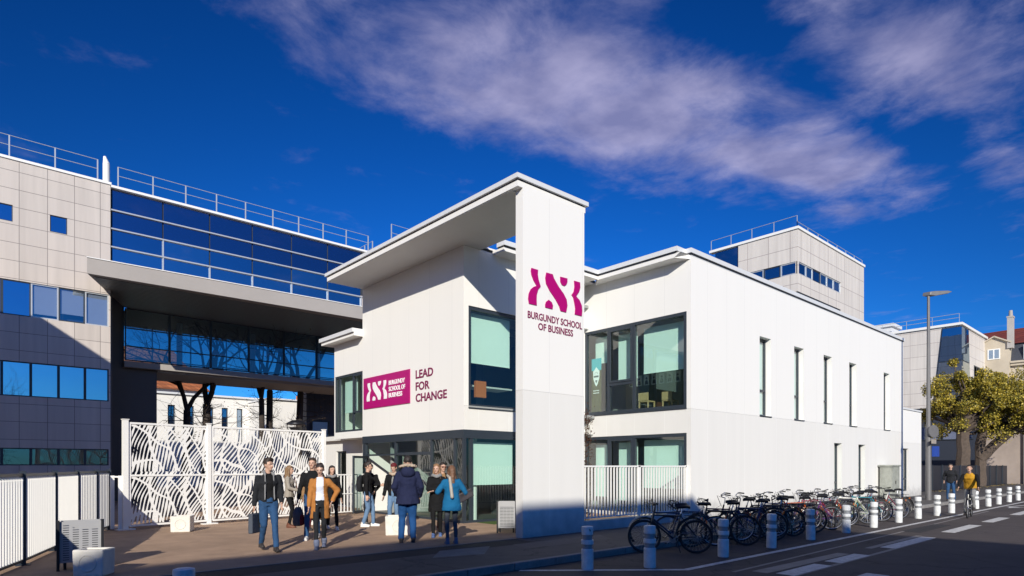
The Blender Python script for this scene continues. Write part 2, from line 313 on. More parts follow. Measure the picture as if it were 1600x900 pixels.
def text_mesh(body, f_axes, origin, width, height, m, name, parent, bold=.012, depth=.012, align='L'):
    """lettering scaled to fill width x height; f_axes=(xdir, normal)"""
    cu = bpy.data.curves.new('t', 'FONT'); cu.body = body; cu.size = 1; cu.offset = bold; cu.extrude = .01; cu.resolution_u = 3
    cu.space_character = 1.0
    if align == 'C': cu.align_x = 'CENTER'
    ob = bpy.data.objects.new('t', cu); COL.objects.link(ob); dg = bpy.context.evaluated_depsgraph_get(); dg.update()
    me = bpy.data.meshes.new_from_object(ob.evaluated_get(dg)); bpy.data.objects.remove(ob)
    xs = [v.co.x for v in me.vertices]; ys = [v.co.y for v in me.vertices]; x0, x1, y0, y1 = min(xs), max(xs), min(ys), max(ys)
    X, Nn = Vector(f_axes[0]), Vector(f_axes[1]); o = Vector(origin); b = parent; loc = Vector()
    while b: loc += b.location; b = b.parent
    for v in me.vertices:
        a = (v.co.x-x0)/(x1-x0)*width; c = (v.co.y-y0)/(y1-y0)*height; d = depth if v.co.z > 0 else .001
        v.co = o+X*a+Vector((0,0,1))*c+Nn*d-loc
    me.name = name; me.materials.clear(); me.materials.append(m)
    r = bpy.data.objects.new(name, me); COL.objects.link(r); r.parent = parent; return r
# ================================================================== THE SETTING
def ground_mat(name, color, n_amt, scale, rough=.85, crack=False, patch=.18, fleck=.25, spec=.3):
    m = bpy.data.materials.new(name); m.use_nodes = True; t = m.node_tree; b = t.nodes['Principled BSDF']; b.inputs['Roughness'].default_value = rough; b.inputs['Specular IOR Level'].default_value = spec
    g = node(t, 'ShaderNodeNewGeometry')
    def ns(sc, det, ro=.6):
        n = node(t, 'ShaderNodeTexNoise'); n.inputs['Scale'].default_value = sc; n.inputs['Detail'].default_value = det; n.inputs['Roughness'].default_value = ro; t.links.new(g.outputs['Position'], n.inputs['Vector']); return n
    def mrange(o, a, b_, c, d):
        r = node(t, 'ShaderNodeMapRange'); r.inputs[1].default_value = a; r.inputs[2].default_value = b_; r.inputs[3].default_value = c; r.inputs[4].default_value = d; t.links.new(o, r.inputs[0]); return r.outputs[0]
    a1 = mrange(ns(scale, 8).outputs['Fac'], .3, .7, 1-patch, 1+patch); a2 = mrange(ns(90, 3, .8).outputs['Fac'], .25, .75, 1-fleck, 1+fleck)
    a3 = mrange(ns(scale*6, 5).outputs['Fac'], .3, .7, 1-n_amt, 1+n_amt)
    p = node(t, 'ShaderNodeMath', operation='MULTIPLY'); t.links.new(a1, p.inputs[0]); t.links.new(a2, p.inputs[1])
    p2 = node(t, 'ShaderNodeMath', operation='MULTIPLY'); t.links.new(p.outputs[0], p2.inputs[0]); t.links.new(a3, p2.inputs[1])
    last = p2.outputs[0]
    if crack:
        vo = node(t, 'ShaderNodeTexVoronoi', feature='DISTANCE_TO_EDGE'); vo.inputs['Scale'].default_value = .33; 
        nn = ns(1.2, 4); av = node(t, 'ShaderNodeVectorMath', operation='ADD'); t.links.new(g.outputs['Position'], av.inputs[0]); t.links.new(nn.outputs['Color'], av.inputs[1]); t.links.new(av.outputs[0], vo.inputs['Vector'])
        c = mrange(vo.outputs['Distance'], .0, .012, .55, 1); p3 = node(t, 'ShaderNodeMath', operation='MULTIPLY'); t.links.new(last, p3.inputs[0]); t.links.new(c, p3.inputs[1]); last = p3.outputs[0]
    v = node(t, 'ShaderNodeVectorMath', operation='SCALE'); v.inputs[0].default_value = color; t.links.new(last, v.inputs['Scale']); t.links.new(v.outputs[0], b.inputs['Base Color'])
    bp = node(t, 'ShaderNodeBump'); bp.inputs['Strength'].default_value = .5; bp.inputs['Distance'].default_value = .006; t.links.new(ns(120, 3).outputs['Fac'], bp.inputs['Height']); t.links.new(bp.outputs[0], b.inputs['Normal'])
    return m
M_road = ground_mat('road asphalt', (.072, .060, .058), .10, .5, crack=True)
M_dark = ground_mat('fresh dark asphalt', (.032, .031, .033), .1, .6)
M_walk = ground_mat('pavement asphalt', (.095, .088, .084), .12, .45, crack=True)
M_court = ground_mat('courtyard sandy surfacing', (.37, .25, .17), .14, .35, patch=.2, fleck=.18)
M_far = ground_mat('far ground', (.13, .12, .10), .2, .05)
M_kerb = ground_mat('kerb stone', (.22, .21, .20), .12, 1.5)
M_line = mat('road paint', (.52, .51, .49), .65, noise_amt=.42, noise_scale=9)
M_lineold = mat('worn road paint', (.20, .185, .175), .7, noise_amt=.3, noise_scale=6)
M_patchg = ground_mat('patched grey slab', (.15, .16, .17), .1, .9)
M_grass = ground_mat('grass', (.06, .10, .02), .3, 3)
M_leaves = ground_mat('fallen leaves', (.30, .22, .08), .5, 4)
structure(MB().box(-700, -700, -.6, 900, 900, -.135).build('ground', M_far))
structure(MB().box(-200, -11, -.3, 330, 7.76, -.12).build('road', M_road))
structure(MB().box(-200, 7.90, -.3, 330, 9.60, 0).build('pavement', M_walk))
structure(MB().box(-200, 9.60, -.3, 9.3, 10.36, -.003).build('asphalt_strip', M_dark))
structure(MB().box(9.3, 9.60, -.3, 330, 10.36, 0).build('pavement', M_walk))
structure(MB().box(36.3, 10.36, -.3, 330, 11.9, 0).build('pavement', M_walk))
structure(MB().box(-80, 10.36, -.3, 36.3, 75, 0).build('courtyard', M_court))
structure(MB().box(36.3, 11.9, -.3, 330, 75, -.05).build('back_ground', M_far))
k = MB(); x = -10
while x < 120:
    k.box(x, 7.76, -.3, x+.985, 7.90, .004); x += 1.0
structure(k.build('kerb', M_kerb, bevel=.012))
k = MB()
for p in ((7.0, 7.62), (9.1, 5.98)): pass
a, b_ = Vector((7.15, 7.60, -.1155)), Vector((9.2, 5.9, -.1155))
k.add([(6.98, 7.66, -.116), (7.09, 7.72, -.116), (9.24, 5.93, -.116), (9.18, 5.80, -.116)], [(0,1,2,3)])
k.add([(9.18, 5.80, -.116), (9.24, 5.93, -.116), (140, 5.90, -.116), (140, 5.77, -.116)], [(0,1,2,3)])
structure(k.build('edge_line', M_line))
k = MB()
for a, b_ in ((10.0, 11.5), (11.95, 13.4), (14.9, 17.9), (19.6, 22.6), (24.1, 26.6), (28.4, 31.4), (32.9, 35.9), (37.4, 40.4)): k.box(a, 4.38, -.119, b_, 4.68, -.116)
k.box(8.2, 3.36, -.119, 11.15, 3.7, -.116); k.add([(32.8, 5.45, -.116), (33.9, 5.0, -.116), (33.6, 5.55, -.116), (36.5, 5.2, -.116), (36.5, 5.3, -.116), (33.7, 5.68, -.116)], [(0,1,2), (2,3,4,5)])
structure(k.build('lane_marking', M_line))
k = MB(); k.add([(9.9, 4.78, -.117), (9.9, 5.05, -.117), (13.3, 4.95, -.117), (13.3, 4.72, -.117)], [(0,1,2,3)]); k.box(14.5, 4.72, -.118, 18.1, 4.86, -.117); k.box(8, 4.34, -.1185, 17.5, 4.43, -.1175)
k.add([(9.6, 5.18, -.117), (9.6, 5.25, -.117), (30, 5.62, -.117), (30, 5.56, -.117)], [(0,1,2,3)])
structure(k.build('worn_marking', M_lineold))
k = MB(); k.add([(6.92, 9.86, .004), (6.3, 9.2, .004), (7.3, 8.95, .004), (8.1, 9.75, .004)], [(0,1,2,3)]); structure(k.build('pavement_patch', M_patchg))
k = MB(); k.add([(11.0, 8.9, .004), (8.4, 9.0, .004), (8.6, 9.62, .004), (11.4, 9.62, .004)], [(0,1,2,3)]); structure(k.build('pavement_patch', ground_mat('patched pale asphalt', (.12, .11, .105), .1, .8)))
k = MB(); k.box(-20, 10.36, .001, 9.3, 10.42, .006); structure(k.build('edging_strip', M_kerb))
k = MB().box(13.0, 6.9, -.119, 15.2, 7.5, -.1165).box(19.0, 5.0, -.119, 22.0, 5.45, -.1165); structure(k.build('asphalt_patch', M_dark))
k = MB().box(24.5, 2.6, -.119, 27.5, 3.4, -.1165); structure(k.build('asphalt_patch', ground_mat('grey asphalt patch', (.11, .10, .095), .1, .8)))
structure(MB().box(11.2, 13.3, 0, 14.15, 14.08, .006).build('planting_bed', M_grass))
k = MB()
for i in range(260):
    px, py = random.uniform(46, 90), random.gauss(11.25, .28); s_ = random.uniform(.05, .16); a_ = random.uniform(0, 6)
    k.quad(*[(px+s_*cos(a_+j*pi/2), py+s_*sin(a_+j*pi/2)*.7, .012+random.random()*.05) for j in range(4)])
o = k.build('fallen_leaves', M_leaves); o['kind'] = 'stuff'; o['label'] = 'yellow fallen leaves along the foot of the dark fence'; o['category'] = 'leaves'
# ================================================================== WHITE SCHOOL BUILDING
X2, Y1, X1, Y0, ZT = 10.75, 14.13, 16.5, 10.34, 8.02
B = thing('school_building', 'white rendered two storey school building with projecting canopy, tall blade pillar and magenta lettering', 'building', (10.75, 14.13, 0))
# upper walls
m = MB(); fS = fX(X2); wall(m, fS, Y1, 20.1, 2.70, ZT)
wall(m, fY(Y1), X2, 14.2, 3.392, ZT, [(10.93, 14.05, 3.35, 6.29)], .2); wall(m, fX(14.2), Y1, 14.65, 0, ZT); wall(m, fY(14.65), 14.2, X1, 0, ZT)
wall(m, fX(X1), Y0, 14.65, 3.392, ZT, [(10.49, 14.6, 3.43, 6.37)], .14)
UP = [(20.85, 21.70), (23.59, 24.44), (26.32, 27.17), (29.06, 29.91), (33.45, 34.30)]; LO = [(27.40, 28.25), (30.15, 31.0)]
wall(m, fY(Y0), X1, 36.35, 3.392, ZT, [(a, b, 3.42, 6.2) for a, b in UP], .26)
wall(m, lambda a, b, d: (36.35-d, a, b), Y0, 20.1, 0, ZT); wall(m, lambda a, b, d: (a, 20.1-d, b), X2, 36.35, 0, ZT)
m.build('wall', M_wall, B)
m = MB(); wall(m, fY(Y1), X2, 14.2, 2.70, 3.388, [(10.93, 14.05, 3.35, 6.29)], .2); wall(m, fX(X1), Y0, 14.65, 0, 3.388, [(10.49, 14.6, .12, 2.66)], .14)
wall(m, fY(Y0), X1, 36.35, 0, 3.388, [(a, b, .25, 2.62) for a, b in LO], .26)
m.build('wall', M_wall2, B)
m = MB(); m.box(X1+.02, Y0+.02, 3.386, 36.33, 20, 3.394).box(X2+.02, Y1+.02, 3.30, X1+.02, 20, 3.40).box(X2+.1, Y1+.1, 2.72, X1, 20.0, 2.76)
m.build('floor_slab', M_int, B)
m = MB(); m.box(X2+.25, 18.5, 0, 30, 18.6, 7.9).box(20.0, Y0+.3, 0, 20.1, 18.5, 7.9).box(X2+.15, Y1+.3, 7.2, 36, 20, 7.3).box(X1+.3, Y0+.3, 7.2, 36, Y1+.3, 7.3); m.build('partition', M_int, B)
MB().box(X2+.05, Y1+.05, .005, 36.2, 20.05, .02).build('floor', M_intf, B)
M_ceil = mat('ceiling tiles', (.55, .56, .55), .8); MB().box(X2+.2, Y1+.3, 6.46, 20.0, 18.5, 6.5).box(X1+.3, Y0+.3, 6.46, 20.0, 14.6, 6.5).build('ceiling', M_ceil, B)
for i in range(4): MB().box(11.6, Y1+.7+i*.95, 6.38, 15.5, Y1+.85+i*.95, 6.455).build('ceiling_panel', M_wpl, B)
for i in range(3): MB().box(17.1, 11.3+i*1.1, 6.38, 19.6, 11.42+i*1.1, 6.455).build('ceiling_panel', M_wpl, B)
mor = mat('orange chair', (.5, .14, .03), .5)
MB().box(11.3, 14.9, 4.08, 13.3, 15.6, 4.13).build('desk', M_ceil, B); MB().box(11.7, 14.75, 3.75, 12.1, 14.85, 4.25).build('chair_back', mor, B); MB().box(12.6, 15.9, 3.4, 12.9, 16.2, 5.3).build('shelf', M_intf, B); MB().box(11.1, 16.6, 3.4, 12.2, 17.0, 5.0).build('shelf', M_intd, B) 
# roof and parapet coping
m = MB(); m.box(X2, Y1, ZT+.002, 36.35, 20.1, ZT+.06).box(X1, Y0, ZT+.002, 36.35, Y1, ZT+.06); m.build('roof', M_cope, B)
m = MB()
m.box(16.42, Y0-.06, 8.10, 36.42, Y0+.25, 8.24).box(15.97, Y0+.14, 8.10, 16.42, 13.62, 8.24).box(36.12, Y0+.25, 8.10, 36.42, 20.1, 8.24)
m.box(11.80, 13.55, 8.10, 16.42, 13.9, 8.24).build('coping', M_cope, B)
m = MB(); m.box(16.45, Y0-.02, 8.06, 36.38, Y0+.22, 8.10).box(16.01, Y0+.2, 8.06, 16.4, 13.66, 8.10).box(11.84, 13.6, 8.06, 16.4, 13.9, 8.10); m.build('coping_joint', M_dline, B)
m = MB(); m.add([(16.03,10.62,7.93),(16.5,10.36,7.93),(16.5,14.13,7.93),(16.03,13.62,7.93),(16.03,10.40,8.06),(16.5,10.36,8.06),(16.5,14.13,8.06),(16.03,13.62,8.06)], [(0,3,2,1),(4,5,6,7),(0,1,5,4),(1,2,6,5),(2,3,7,6),(3,0,4,7)])
m.box(11.84, 13.62, 7.95, 16.03, 14.64, 8.06); m.build('eaves', M_wpl, B)
# canopy slab
m = MB(); m.box(9.40, Y0, 8.0, 11.38, 20.1, 8.13); m.box(11.38, Y1, 8.0, X1, 20.1, 8.13); m.box(11.38, Y0, 8.0, 11.70, Y0+.24, 8.13); c = m.build('canopy', M_wpl, B)
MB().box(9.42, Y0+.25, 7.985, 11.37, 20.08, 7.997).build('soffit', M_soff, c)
m = MB(); m.box(9.43, Y0+.03, 8.13, 11.36, 20.08, 8.165).box(11.36, Y0+.03, 8.13, 11.68, Y0+.22, 8.165); m.build('coping_joint', M_dline, c)
m = MB(); m.box(9.34, Y0-.06, 8.165, 11.42, 20.16, 8.27).box(11.42, Y0-.06, 8.165, 11.76, Y0+.30, 8.27); m.build('coping', M_cope, c)
# blade pillar
m = MB(); m.box(9.56, Y0, 0, 11.66, Y0+.24, 3.388); p = m.build('pillar', M_wall2, B)
m = MB(); m.box(9.56, Y0, 3.392, 11.66, Y0+.24, 8.0); m.build('pillar', M_wall, B)
# low wing left of the sign wall
m = MB(); fL = fX(X2+.04); wall(m, fL, 20.1, 22.43, 2.86, 6.30, [(20.16, 22.39, 2.93, 5.08)], .12)
wall(m, lambda a, b, d: (a, 22.43-d, b), X2+.04, 15, 2.86, 6.3)
m.box(X2+.04, 20.1, 2.68, 15, 22.43, 2.86); m.build('low_wing_wall', M_wall, B)
m = MB(); m.box(10.35, 20.1, 6.42, 15, 22.85, 6.56); m.build('low_wing_coping', M_cope, B)
MB().box(10.42, 20.1, 6.30, 15, 22.78, 6.42).build('low_wing_eaves', M_wpl, B)
m = MB(); wall(m, fX(11.6), 20.1, 25.6, 0, 2.68, [(23.05, 23.95, .05, 2.25), (20.9, 21.5, .9, 2.68)], .15); wall(m, lambda a, b, d: (a, 25.6-d, b), 11.6, 15, 0, 2.68); m.box(11.4, 22.44, 2.682, 15, 25.7, 2.86); m.build('ground_floor_wall', M_wall2, B)
window(B, fX(11.6), 23.05, 23.95, .05, 2.25, .08, fw=.07, name='door'); window(B, fX(11.6), 20.9, 21.5, .9, 2.68, .08, fw=.05)
MB().box(14.8, 20, 0, 14.95, 26, 6.3).build('partition', M_int, B)
window(B, fL, 20.16, 22.39, 2.93, 5.08, .02, fw=.07, mull=[20.95, 22.05], sashes=[(20.2, 20.92, 3.6, 5.02)], blind=[(21.0, 22.0, 3.7, 4.9)])
# big windows
window(B, fY(Y1), 10.93, 14.05, 3.35, 6.29, .03, fw=.10, fd=.1, mull=[13.0], blind=[(11.1, 12.75, 4.72, 6.17), (13.1, 13.95, 4.45, 6.17)], sill=True)
window(B, fX(X1), 10.49, 14.6, 3.43, 6.37, .0, fw=.10, fd=.1, mull=[13.55, 12.48], trans=[(4.42, 12.5, 13.55)], sashes=[(12.53, 13.5, 4.47, 6.27)], blind=[(10.72, 12.36, 4.72, 6.2), (12.62, 13.42, 4.62, 6.15), (13.75, 14.45, 5.3, 6.2)], gap=.3, sill=True)
window(B, fX(X1), 10.49, 14.6, .12, 2.66, .02, fw=.10, fd=.1, mull=[13.55, 12.48], sashes=[(12.53, 13.5, .3, 2.56)], blind=[(10.72, 12.36, .95, 2.5), (12.62, 13.42, .5, 2.45), (13.75, 14.45, .6, 2.4)], gap=.3)
for a, b in UP: window(B, fY(Y0), a, b, 3.42, 6.2, .20, fw=.07, fd=.06, trans=[(4.35, a+.07, b-.07)], blind=[(a+.06, b-.06, 3.5, 6.1)], bmat=M_blindw, gap=.03, sill=True, glass=M_glass)
for a, b in LO: window(B, fY(Y0), a, b, .25, 2.62, .20, fw=.07, fd=.06, trans=[(.95, a+.07, b-.07)], blind=[(a+.06, b-.06, .3, 2.5)], bmat=M_blindw, gap=.03, sill=True)
# entrance glazing
zt = 2.70
m = MB()
m.box(X2-.01, Y1-.01, 2.45, X2+.16, 20.1, 2.698).box(X2+.16, Y1-.01, 2.45, 14.2, Y1+.14, 2.698).box(X2, Y1, .0, X2+.09, 20.1, .07).box(X2+.09, Y1, 0, 14.2, Y1+.09, .07)
for y in (Y1, 14.55, 15.75, 17.85, 19.9, 20.02): m.box(X2+.003, y, .07, X2+.10, y+.08, 2.45)
m.box(X2+.006, 15.83, 2.0, X2+.095, 17.85, 2.09).box(X2+.006, 17.93, 2.0, X2+.095, 19.98, 2.06)
for x in (X2+.25, 13.0, 14.1): m.box(x, Y1+.003, .07, x+.09, Y1+.10, 2.45)
e = m.build('entrance_frame', M_frame, B)
fe = fX(X2+.05); MB().quad(fe(Y1+.05,.07,0), fe(17.9,.07,0), fe(17.9,2.45,0), fe(Y1+.05,2.45,0)).quad(fe(17.9,2.05,0), fe(20.05,2.05,0), fe(20.05,2.45,0), fe(17.9,2.45,0)).build('pane', M_glass, e)
fe = fY(Y1+.05); MB().quad(fe(X2+.06,.07,0), fe(14.2,.07,0), fe(14.2,2.45,0), fe(X2+.06,2.45,0)).build('pane', M_glass, e)
MB().box(X2+.45, Y1+.25, 1.08, 12.85, Y1+.26, 2.36).build('blind', M_blind, e)
MB().box(13.1, Y1+.25, 1.2, 14.1, Y1+.26, 2.36).build('blind', M_blind, e)
for i, (x, y) in enumerate(((11.45, 14.6), (11.7, 18.9), (15.0, 15.2))): MB().cyl((x, y, .02), (x, y, 2.7), .13, n=20).build('column', M_wpl, B, smooth=True)
# open glass door leaf
d = MB(); hy = 19.9; ang = R(200)
def leafpt(a, z, t=0): return (X2+.02+a*cos(R(215))*1.0+t*sin(R(215)), 19.85+a*sin(R(215))*1.0-t*cos(R(215)), z)
for (a0, a1, z0, z1) in ((0, .07, .03, 2.0), (.93, 1.0, .03, 2.0), (.07, .93, .03, .11), (.07, .93, 1.92, 2.0)):
    P_ = [leafpt(a0, z0, -.025), leafpt(a1, z0, -.025), leafpt(a1, z0, .025), leafpt(a0, z0, .025), leafpt(a0, z1, -.025), leafpt(a1, z1, -.025), leafpt(a1, z1, .025), leafpt(a0, z1, .025)]
    d.add(P_, [(0,3,2,1),(4,5,6,7),(0,1,5,4),(1,2,6,5),(2,3,7,6),(3,0,4,7)])
d = d.build('door', M_frame, B)
g = MB(); g.quad(leafpt(.06, .1), leafpt(.94, .1), leafpt(.94, 1.93), leafpt(.06, 1.93)); g.build('pane', M_glass, d)
MB().cyl(leafpt(.88, .15, .07), leafpt(.88, 1.9, .07), .018, n=10).build('handle', M_alu, d, smooth=True)
# gooseneck of the reception, seen through the glass
MB().box(13.5, 15.6, 0.02, 15.4, 16.2, 1.0).build('reception_counter', M_intd, B)
# lettering
LOGO = [[(0.054, 1.001), (0.168, 1.0), (0.163, 0.862), (0.177, 0.73), (0.213, 0.56), (0.171, 0.465), (0.145, 0.302), (0.142, 0.162), (0.145, 0.007), (0.013, 0.005), (-0.001, 0.133), (0.008, 0.273), (0.042, 0.41), (0.093, 0.501), (0.142, 0.549), (0.093, 0.665), (0.055, 0.813), (0.045, 0.918)], [(0.317, 0.996), (0.431, 0.998), (0.453, 0.894), (0.541, 0.691), (0.635, 0.53), (0.692, 0.38), (0.707, 0.212), (0.683, 0.009), (0.579, 0.011), (0.556, 0.126), (0.486, 0.298), (0.376, 0.508), (0.313, 0.678), (0.299, 0.84)], [(0.573, 0.994), (0.707, 1.002), (0.705, 0.891), (0.683, 0.809), (0.645, 0.758), (0.601, 0.774), (0.575, 0.849)], [(0.299, 0.009), (0.427, 0.007), (0.436, 0.109), (0.412, 0.199), (0.358, 0.245), (0.313, 0.174), (0.297, 0.084)], [(0.839, 0.996), (0.955, 0.994), (0.959, 0.84), (0.935, 0.712), (0.876, 0.555), (0.945, 0.465), (0.989, 0.319), (0.999, 0.175), (0.989, 0.009), (0.853, 0.01), (0.862, 0.183), (0.847, 0.324), (0.823, 0.49), (0.788, 0.555), (0.831, 0.668), (0.847, 0.821)]]
m = MB()
for pl in LOGO: m.prism([(9.72+a*1.85, 5.38+b*.84) for a, b in pl], lambda a, b, d: (a, Y0-d, b), .02)
m.build('logo', M_mag, B)
text_mesh('BURGUNDY SCHOOL', ((1,0,0), (0,-1,0)), (9.71, Y0, 5.055), 1.86, .165, M_plum, 'lettering', B)
text_mesh('OF BUSINESS', ((1,0,0), (0,-1,0)), (10.045, Y0, 4.83), 1.19, .165, M_plum, 'lettering', B)
s = MB().box(X2-.03, 16.94, 3.67, X2-.002, 19.98, 4.76).build('sign_panel', M_mag, B)
m = MB()
for pl in LOGO: m.prism([(19.73-a*1.39, 3.92+b*.64) for a, b in pl], lambda a, b, d: (X2-.03-d, a, b), .012)
m.build('logo', M_ltr, s)
for i, tx in enumerate(('BURGUNDY', 'SCHOOL OF', 'BUSINESS')): text_mesh(tx, ((0,-1,0), (-1,0,0)), (X2-.03, 18.22, 4.36-i*.21), (1.0, 1.02, .84)[i], .155, M_ltr, 'lettering', s, bold=.02)
for tx, w_, z_ in (('LEAD', .97, 4.41), ('FOR', .77, 4.03), ('CHANGE', 1.68, 3.665)): text_mesh(tx, ((0,-1,0), (-1,0,0)), (X2, 16.62, z_), w_, .265, M_plum, 'lettering', B, bold=.022)
# low annex at the far right end
A = thing('annex_building', 'low white annex with dark glazed door at the far end of the white school building', 'building', (38, 11, 0))
m = MB(); wall(m, fY(Y0+.25), 36.36, 40.4, 2.9, 4.66); wall(m, lambda a, b, d: (40.4-d, a, b), Y0+.25, 20, 0, 4.66); m.build('wall', M_wall, A)
m = MB(); wall(m, fY(Y0+.25), 36.36, 40.4, 0, 2.896, [(36.75, 38.15, .3, 2.58)], .2); m.build('wall', M_wall2, A)
MB().box(36.36, Y0+.2, 4.662, 40.45, 20, 4.75).build('coping', M_cope, A); MB().box(36.4, 14, 0, 40.3, 14.1, 4.6).build('partition', M_int, A)
window(A, fY(Y0+.25), 36.75, 38.15, .3, 2.58, .1, fw=.08, mull=[37.3], trans=[(.95, 36.8, 38.1)], name='door')
MB().cyl((36.42, Y0+.12, 0), (36.42, Y0+.12, 4.8), .05, n=10).build('drainpipe', M_blkm, A)
# inside the first floor window: portraits, roll-up banner, chairs
mp_ = mat('photo paper', (.62, .62, .6), .6); mpd = mat('photo tone', (.06, .06, .065), .6)
for i in range(9):
    y = 13.35-i*.31
    f_ = MB().box(17.55, y-.105, 4.42, 17.565, y+.105, 4.78).build('portrait_photo', mp_)
    tag(f_, 'small framed portrait behind the upper corner window, number %s from the pillar side' % ('one two three four five six seven eight nine'.split()[i]), 'picture', 'portraits hung in the upper window')
    k = MB(); k.prism([(y-.07, 4.45), (y+.07, 4.45), (y+.05, 4.56), (y+.02, 4.60), (y-.02, 4.60), (y-.05, 4.56)], lambda a, b, d: (17.55-d, a, b), .003)
    k.cyl((17.549, y, 4.655), (17.545, y, 4.655), .042, n=12); k.build('portrait', mpd, f_)
Bn = thing('rollup_banner', 'tall printed banner with teal sky and white shield in the upper window', 'banner', (16.65, 14.2, 3.42))
mtl = mat('banner sky', (.03, .42, .50), .5); mbd = mat('banner landscape', (.06, .06, .012), .6, noise_amt=.8, noise_scale=9)
MB().box(16.65, 13.98, 3.45, 16.66, 14.42, 5.00).build('printed_landscape', mbd, Bn); MB().box(16.65, 13.98, 5.0, 16.66, 14.42, 5.42).build('printed_sky', mtl, Bn)
sh = [(14.285, 5.02), (14.200, 5.12), (14.115, 5.02), (14.055, 4.98), (14.065, 4.72), (14.135, 4.53), (14.200, 4.44), (14.265, 4.53), (14.335, 4.72), (14.345, 4.98)]
MB().prism(sh, lambda a, b, d: (16.648-d, a, b), .004).build('shield', M_ltr, Bn)
mgy = mat('shield print', (.05, .09, .10), .6)
k = MB().prism([(14.255, 4.66), (14.145, 4.66), (14.200, 4.55)], lambda a, b, d: (16.643-d, a, b), .003).box(16.638, 14.095, 4.76, 16.642, 14.305, 4.82)
for i in range(7): a_ = pi*i/6; k.bar((16.64, 14.2+.05*cos(a_), 4.88+.05*sin(a_)), (16.64, 14.2+.08*cos(a_), 4.88+.08*sin(a_)), .008)
k.build('emblem', mgy, Bn)
text_mesh('NEW WINE', ((0,-1,0), (-1,0,0)), (16.648, 14.335, 4.27), .27, .04, M_ltr, 'lettering', Bn); text_mesh('HERITAGE', ((0,-1,0), (-1,0,0)), (16.648, 14.335, 4.19), .27, .04, M_ltr, 'lettering', Bn)
mwd = mat('pale wood', (.42, .30, .16), .5)
for i, (x, y) in enumerate(((17.6, 12.75), (17.9, 12.0))):
    c = thing('wooden_chair', ('pale wooden chair behind the upper window, nearer the banner', 'pale wooden chair behind the upper window, under the portraits')[i], 'chair', (x, y, 3.4), group='chairs in the upper room')
    MB().box(x-.2, y-.2, 3.84, x+.2, y+.2, 3.88).build('seat', mwd, c); MB().box(x-.22, y-.2, 3.88, x-.18, y+.2, 4.15).build('backrest', mwd, c)
    for a_ in (-.18, .18):
        for b_ in (-.18, .18): MB().box(x+a_-.02, y+b_-.02, 3.4, x+a_+.02, y+b_+.02, 3.84).build('leg', mwd, c)
# utility cabinet
m = MB(); m.box(32.6, 9.75, 0, 33.75, 10.25, 1.62).box(32.55, 9.7, 1.62, 33.8, 10.3, 1.70)
U = thing('utility_cabinet', 'weathered grey green utility cabinet against the white wall behind the bikes', 'cabinet', (33.2, 10, 0))
mcab = mat('weathered cabinet', (.30, .31, .27), .7, noise_amt=.35, noise_scale=3); m.build('body', mcab, U)
MB().box(32.66, 9.735, .1, 33.16, 9.749, 1.56).build('door', mcab, U); MB().box(33.19, 9.735, .1, 33.70, 9.749, 1.56).build('door', mcab, U); MB().box(33.1, 9.71, .8, 33.13, 9.734, .95).build('handle', M_blkm, U)
# ================================================================== LEFT OFFICE BUILDING WITH BRIDGE
YL = 31.0; XR = 4.74
O = thing('office_building', 'beige panelled office block with blue window bands at the left edge', 'building', (0, 31, 0))
cols = [XR-.893*i for i in range(0, 30)]
bands = [(7.56, 8.93), (4.39, 5.76), (1.67, 2.36)]
holes = [(XR-.893*24, XR-.06, a, b) for a, b in bands]+[(2.67, 3.24, 11.12, 11.80), (.6, 1.5, 11.2, 11.85)]
m = MB(); wall(m, fY(YL), -22, XR, 0, 13.62, holes, .12); m.box(-22, YL+.3, 0, XR, 31.4, .1); m.box(XR-.02, YL+.001, 0, XR-.001, 34.3, 13.6)
m.build('wall', M_beige, O)
MB().box(-22, YL+.35, 0, XR-.05, 37, 13.6).build('core', M_intd, O)
MB().box(-22.1, YL-.05, 13.62, XR+.03, YL+.5, 13.72).build('coping', M_paint, O)
fO = fY(YL)
for bi, (z0, z1) in enumerate(bands):
    for i in range(9):
        a1 = XR-.06-.893*i if i == 0 else XR-.893*i; a0 = XR-.893*(i+1)
        if bi == 0: gm, fm = (M_bgl3 if i in (0, 1, 2) else M_bgl), (M_alu if i in (0, 2) else M_frame)
        elif bi == 1: gm, fm = M_bgl3, M_frame
        else: gm, fm = M_glass_d, M_frame
        if bi == 0 and i in (0, 1, 2, 6): window(O, fO, a0, a1, z0, z1, .04, fw=.05, fd=.05, glass=M_gl_o, frame=fm, blind=[(a0+.05, a1-.05, z0+(.1, .35, .2)[i % 3], z1-.04)], bmat=M_lav, gap=.02)
        else: window(O, fO, a0, a1, z0, z1, .04, fw=.045, fd=.05, glass=gm, frame=fm)
window(O, fO, 2.67, 3.24, 11.12, 11.80, .03, fw=.03, fd=.05, glass=M_bgl); window(O, fO, .6, 1.5, 11.2, 11.85, .03, fw=.03, fd=.05, glass=M_bgl)
def rail(parent, p, q, n, h=.85, rails=(1.0, .55), r=.013, name='roof_railing', m=None):
    p, q = Vector(p), Vector(q); k = MB()
    for i in range(n+1):
        b = p.lerp(q, i/n); k.bar(b, b+Vector((0,0,h)), .045)
    for f_ in rails: k.cyl(p+Vector((0,0,h*f_)), q+Vector((0,0,h*f_)), r, n=6)
    return k.build(name, m or M_alu, parent)
rail(O, (-16, YL+.15, 13.76), (4.3, YL+.15, 13.76), 14)
m = MB().cyl((4.62, YL+.2, 13.7), (4.62, YL+.2, 14.55), .13, n=12).cyl((4.62, YL+.2, 14.55), (4.56, YL+.2, 14.85), .13, .05, n=12); m.build('roof_vent', M_paint, O)
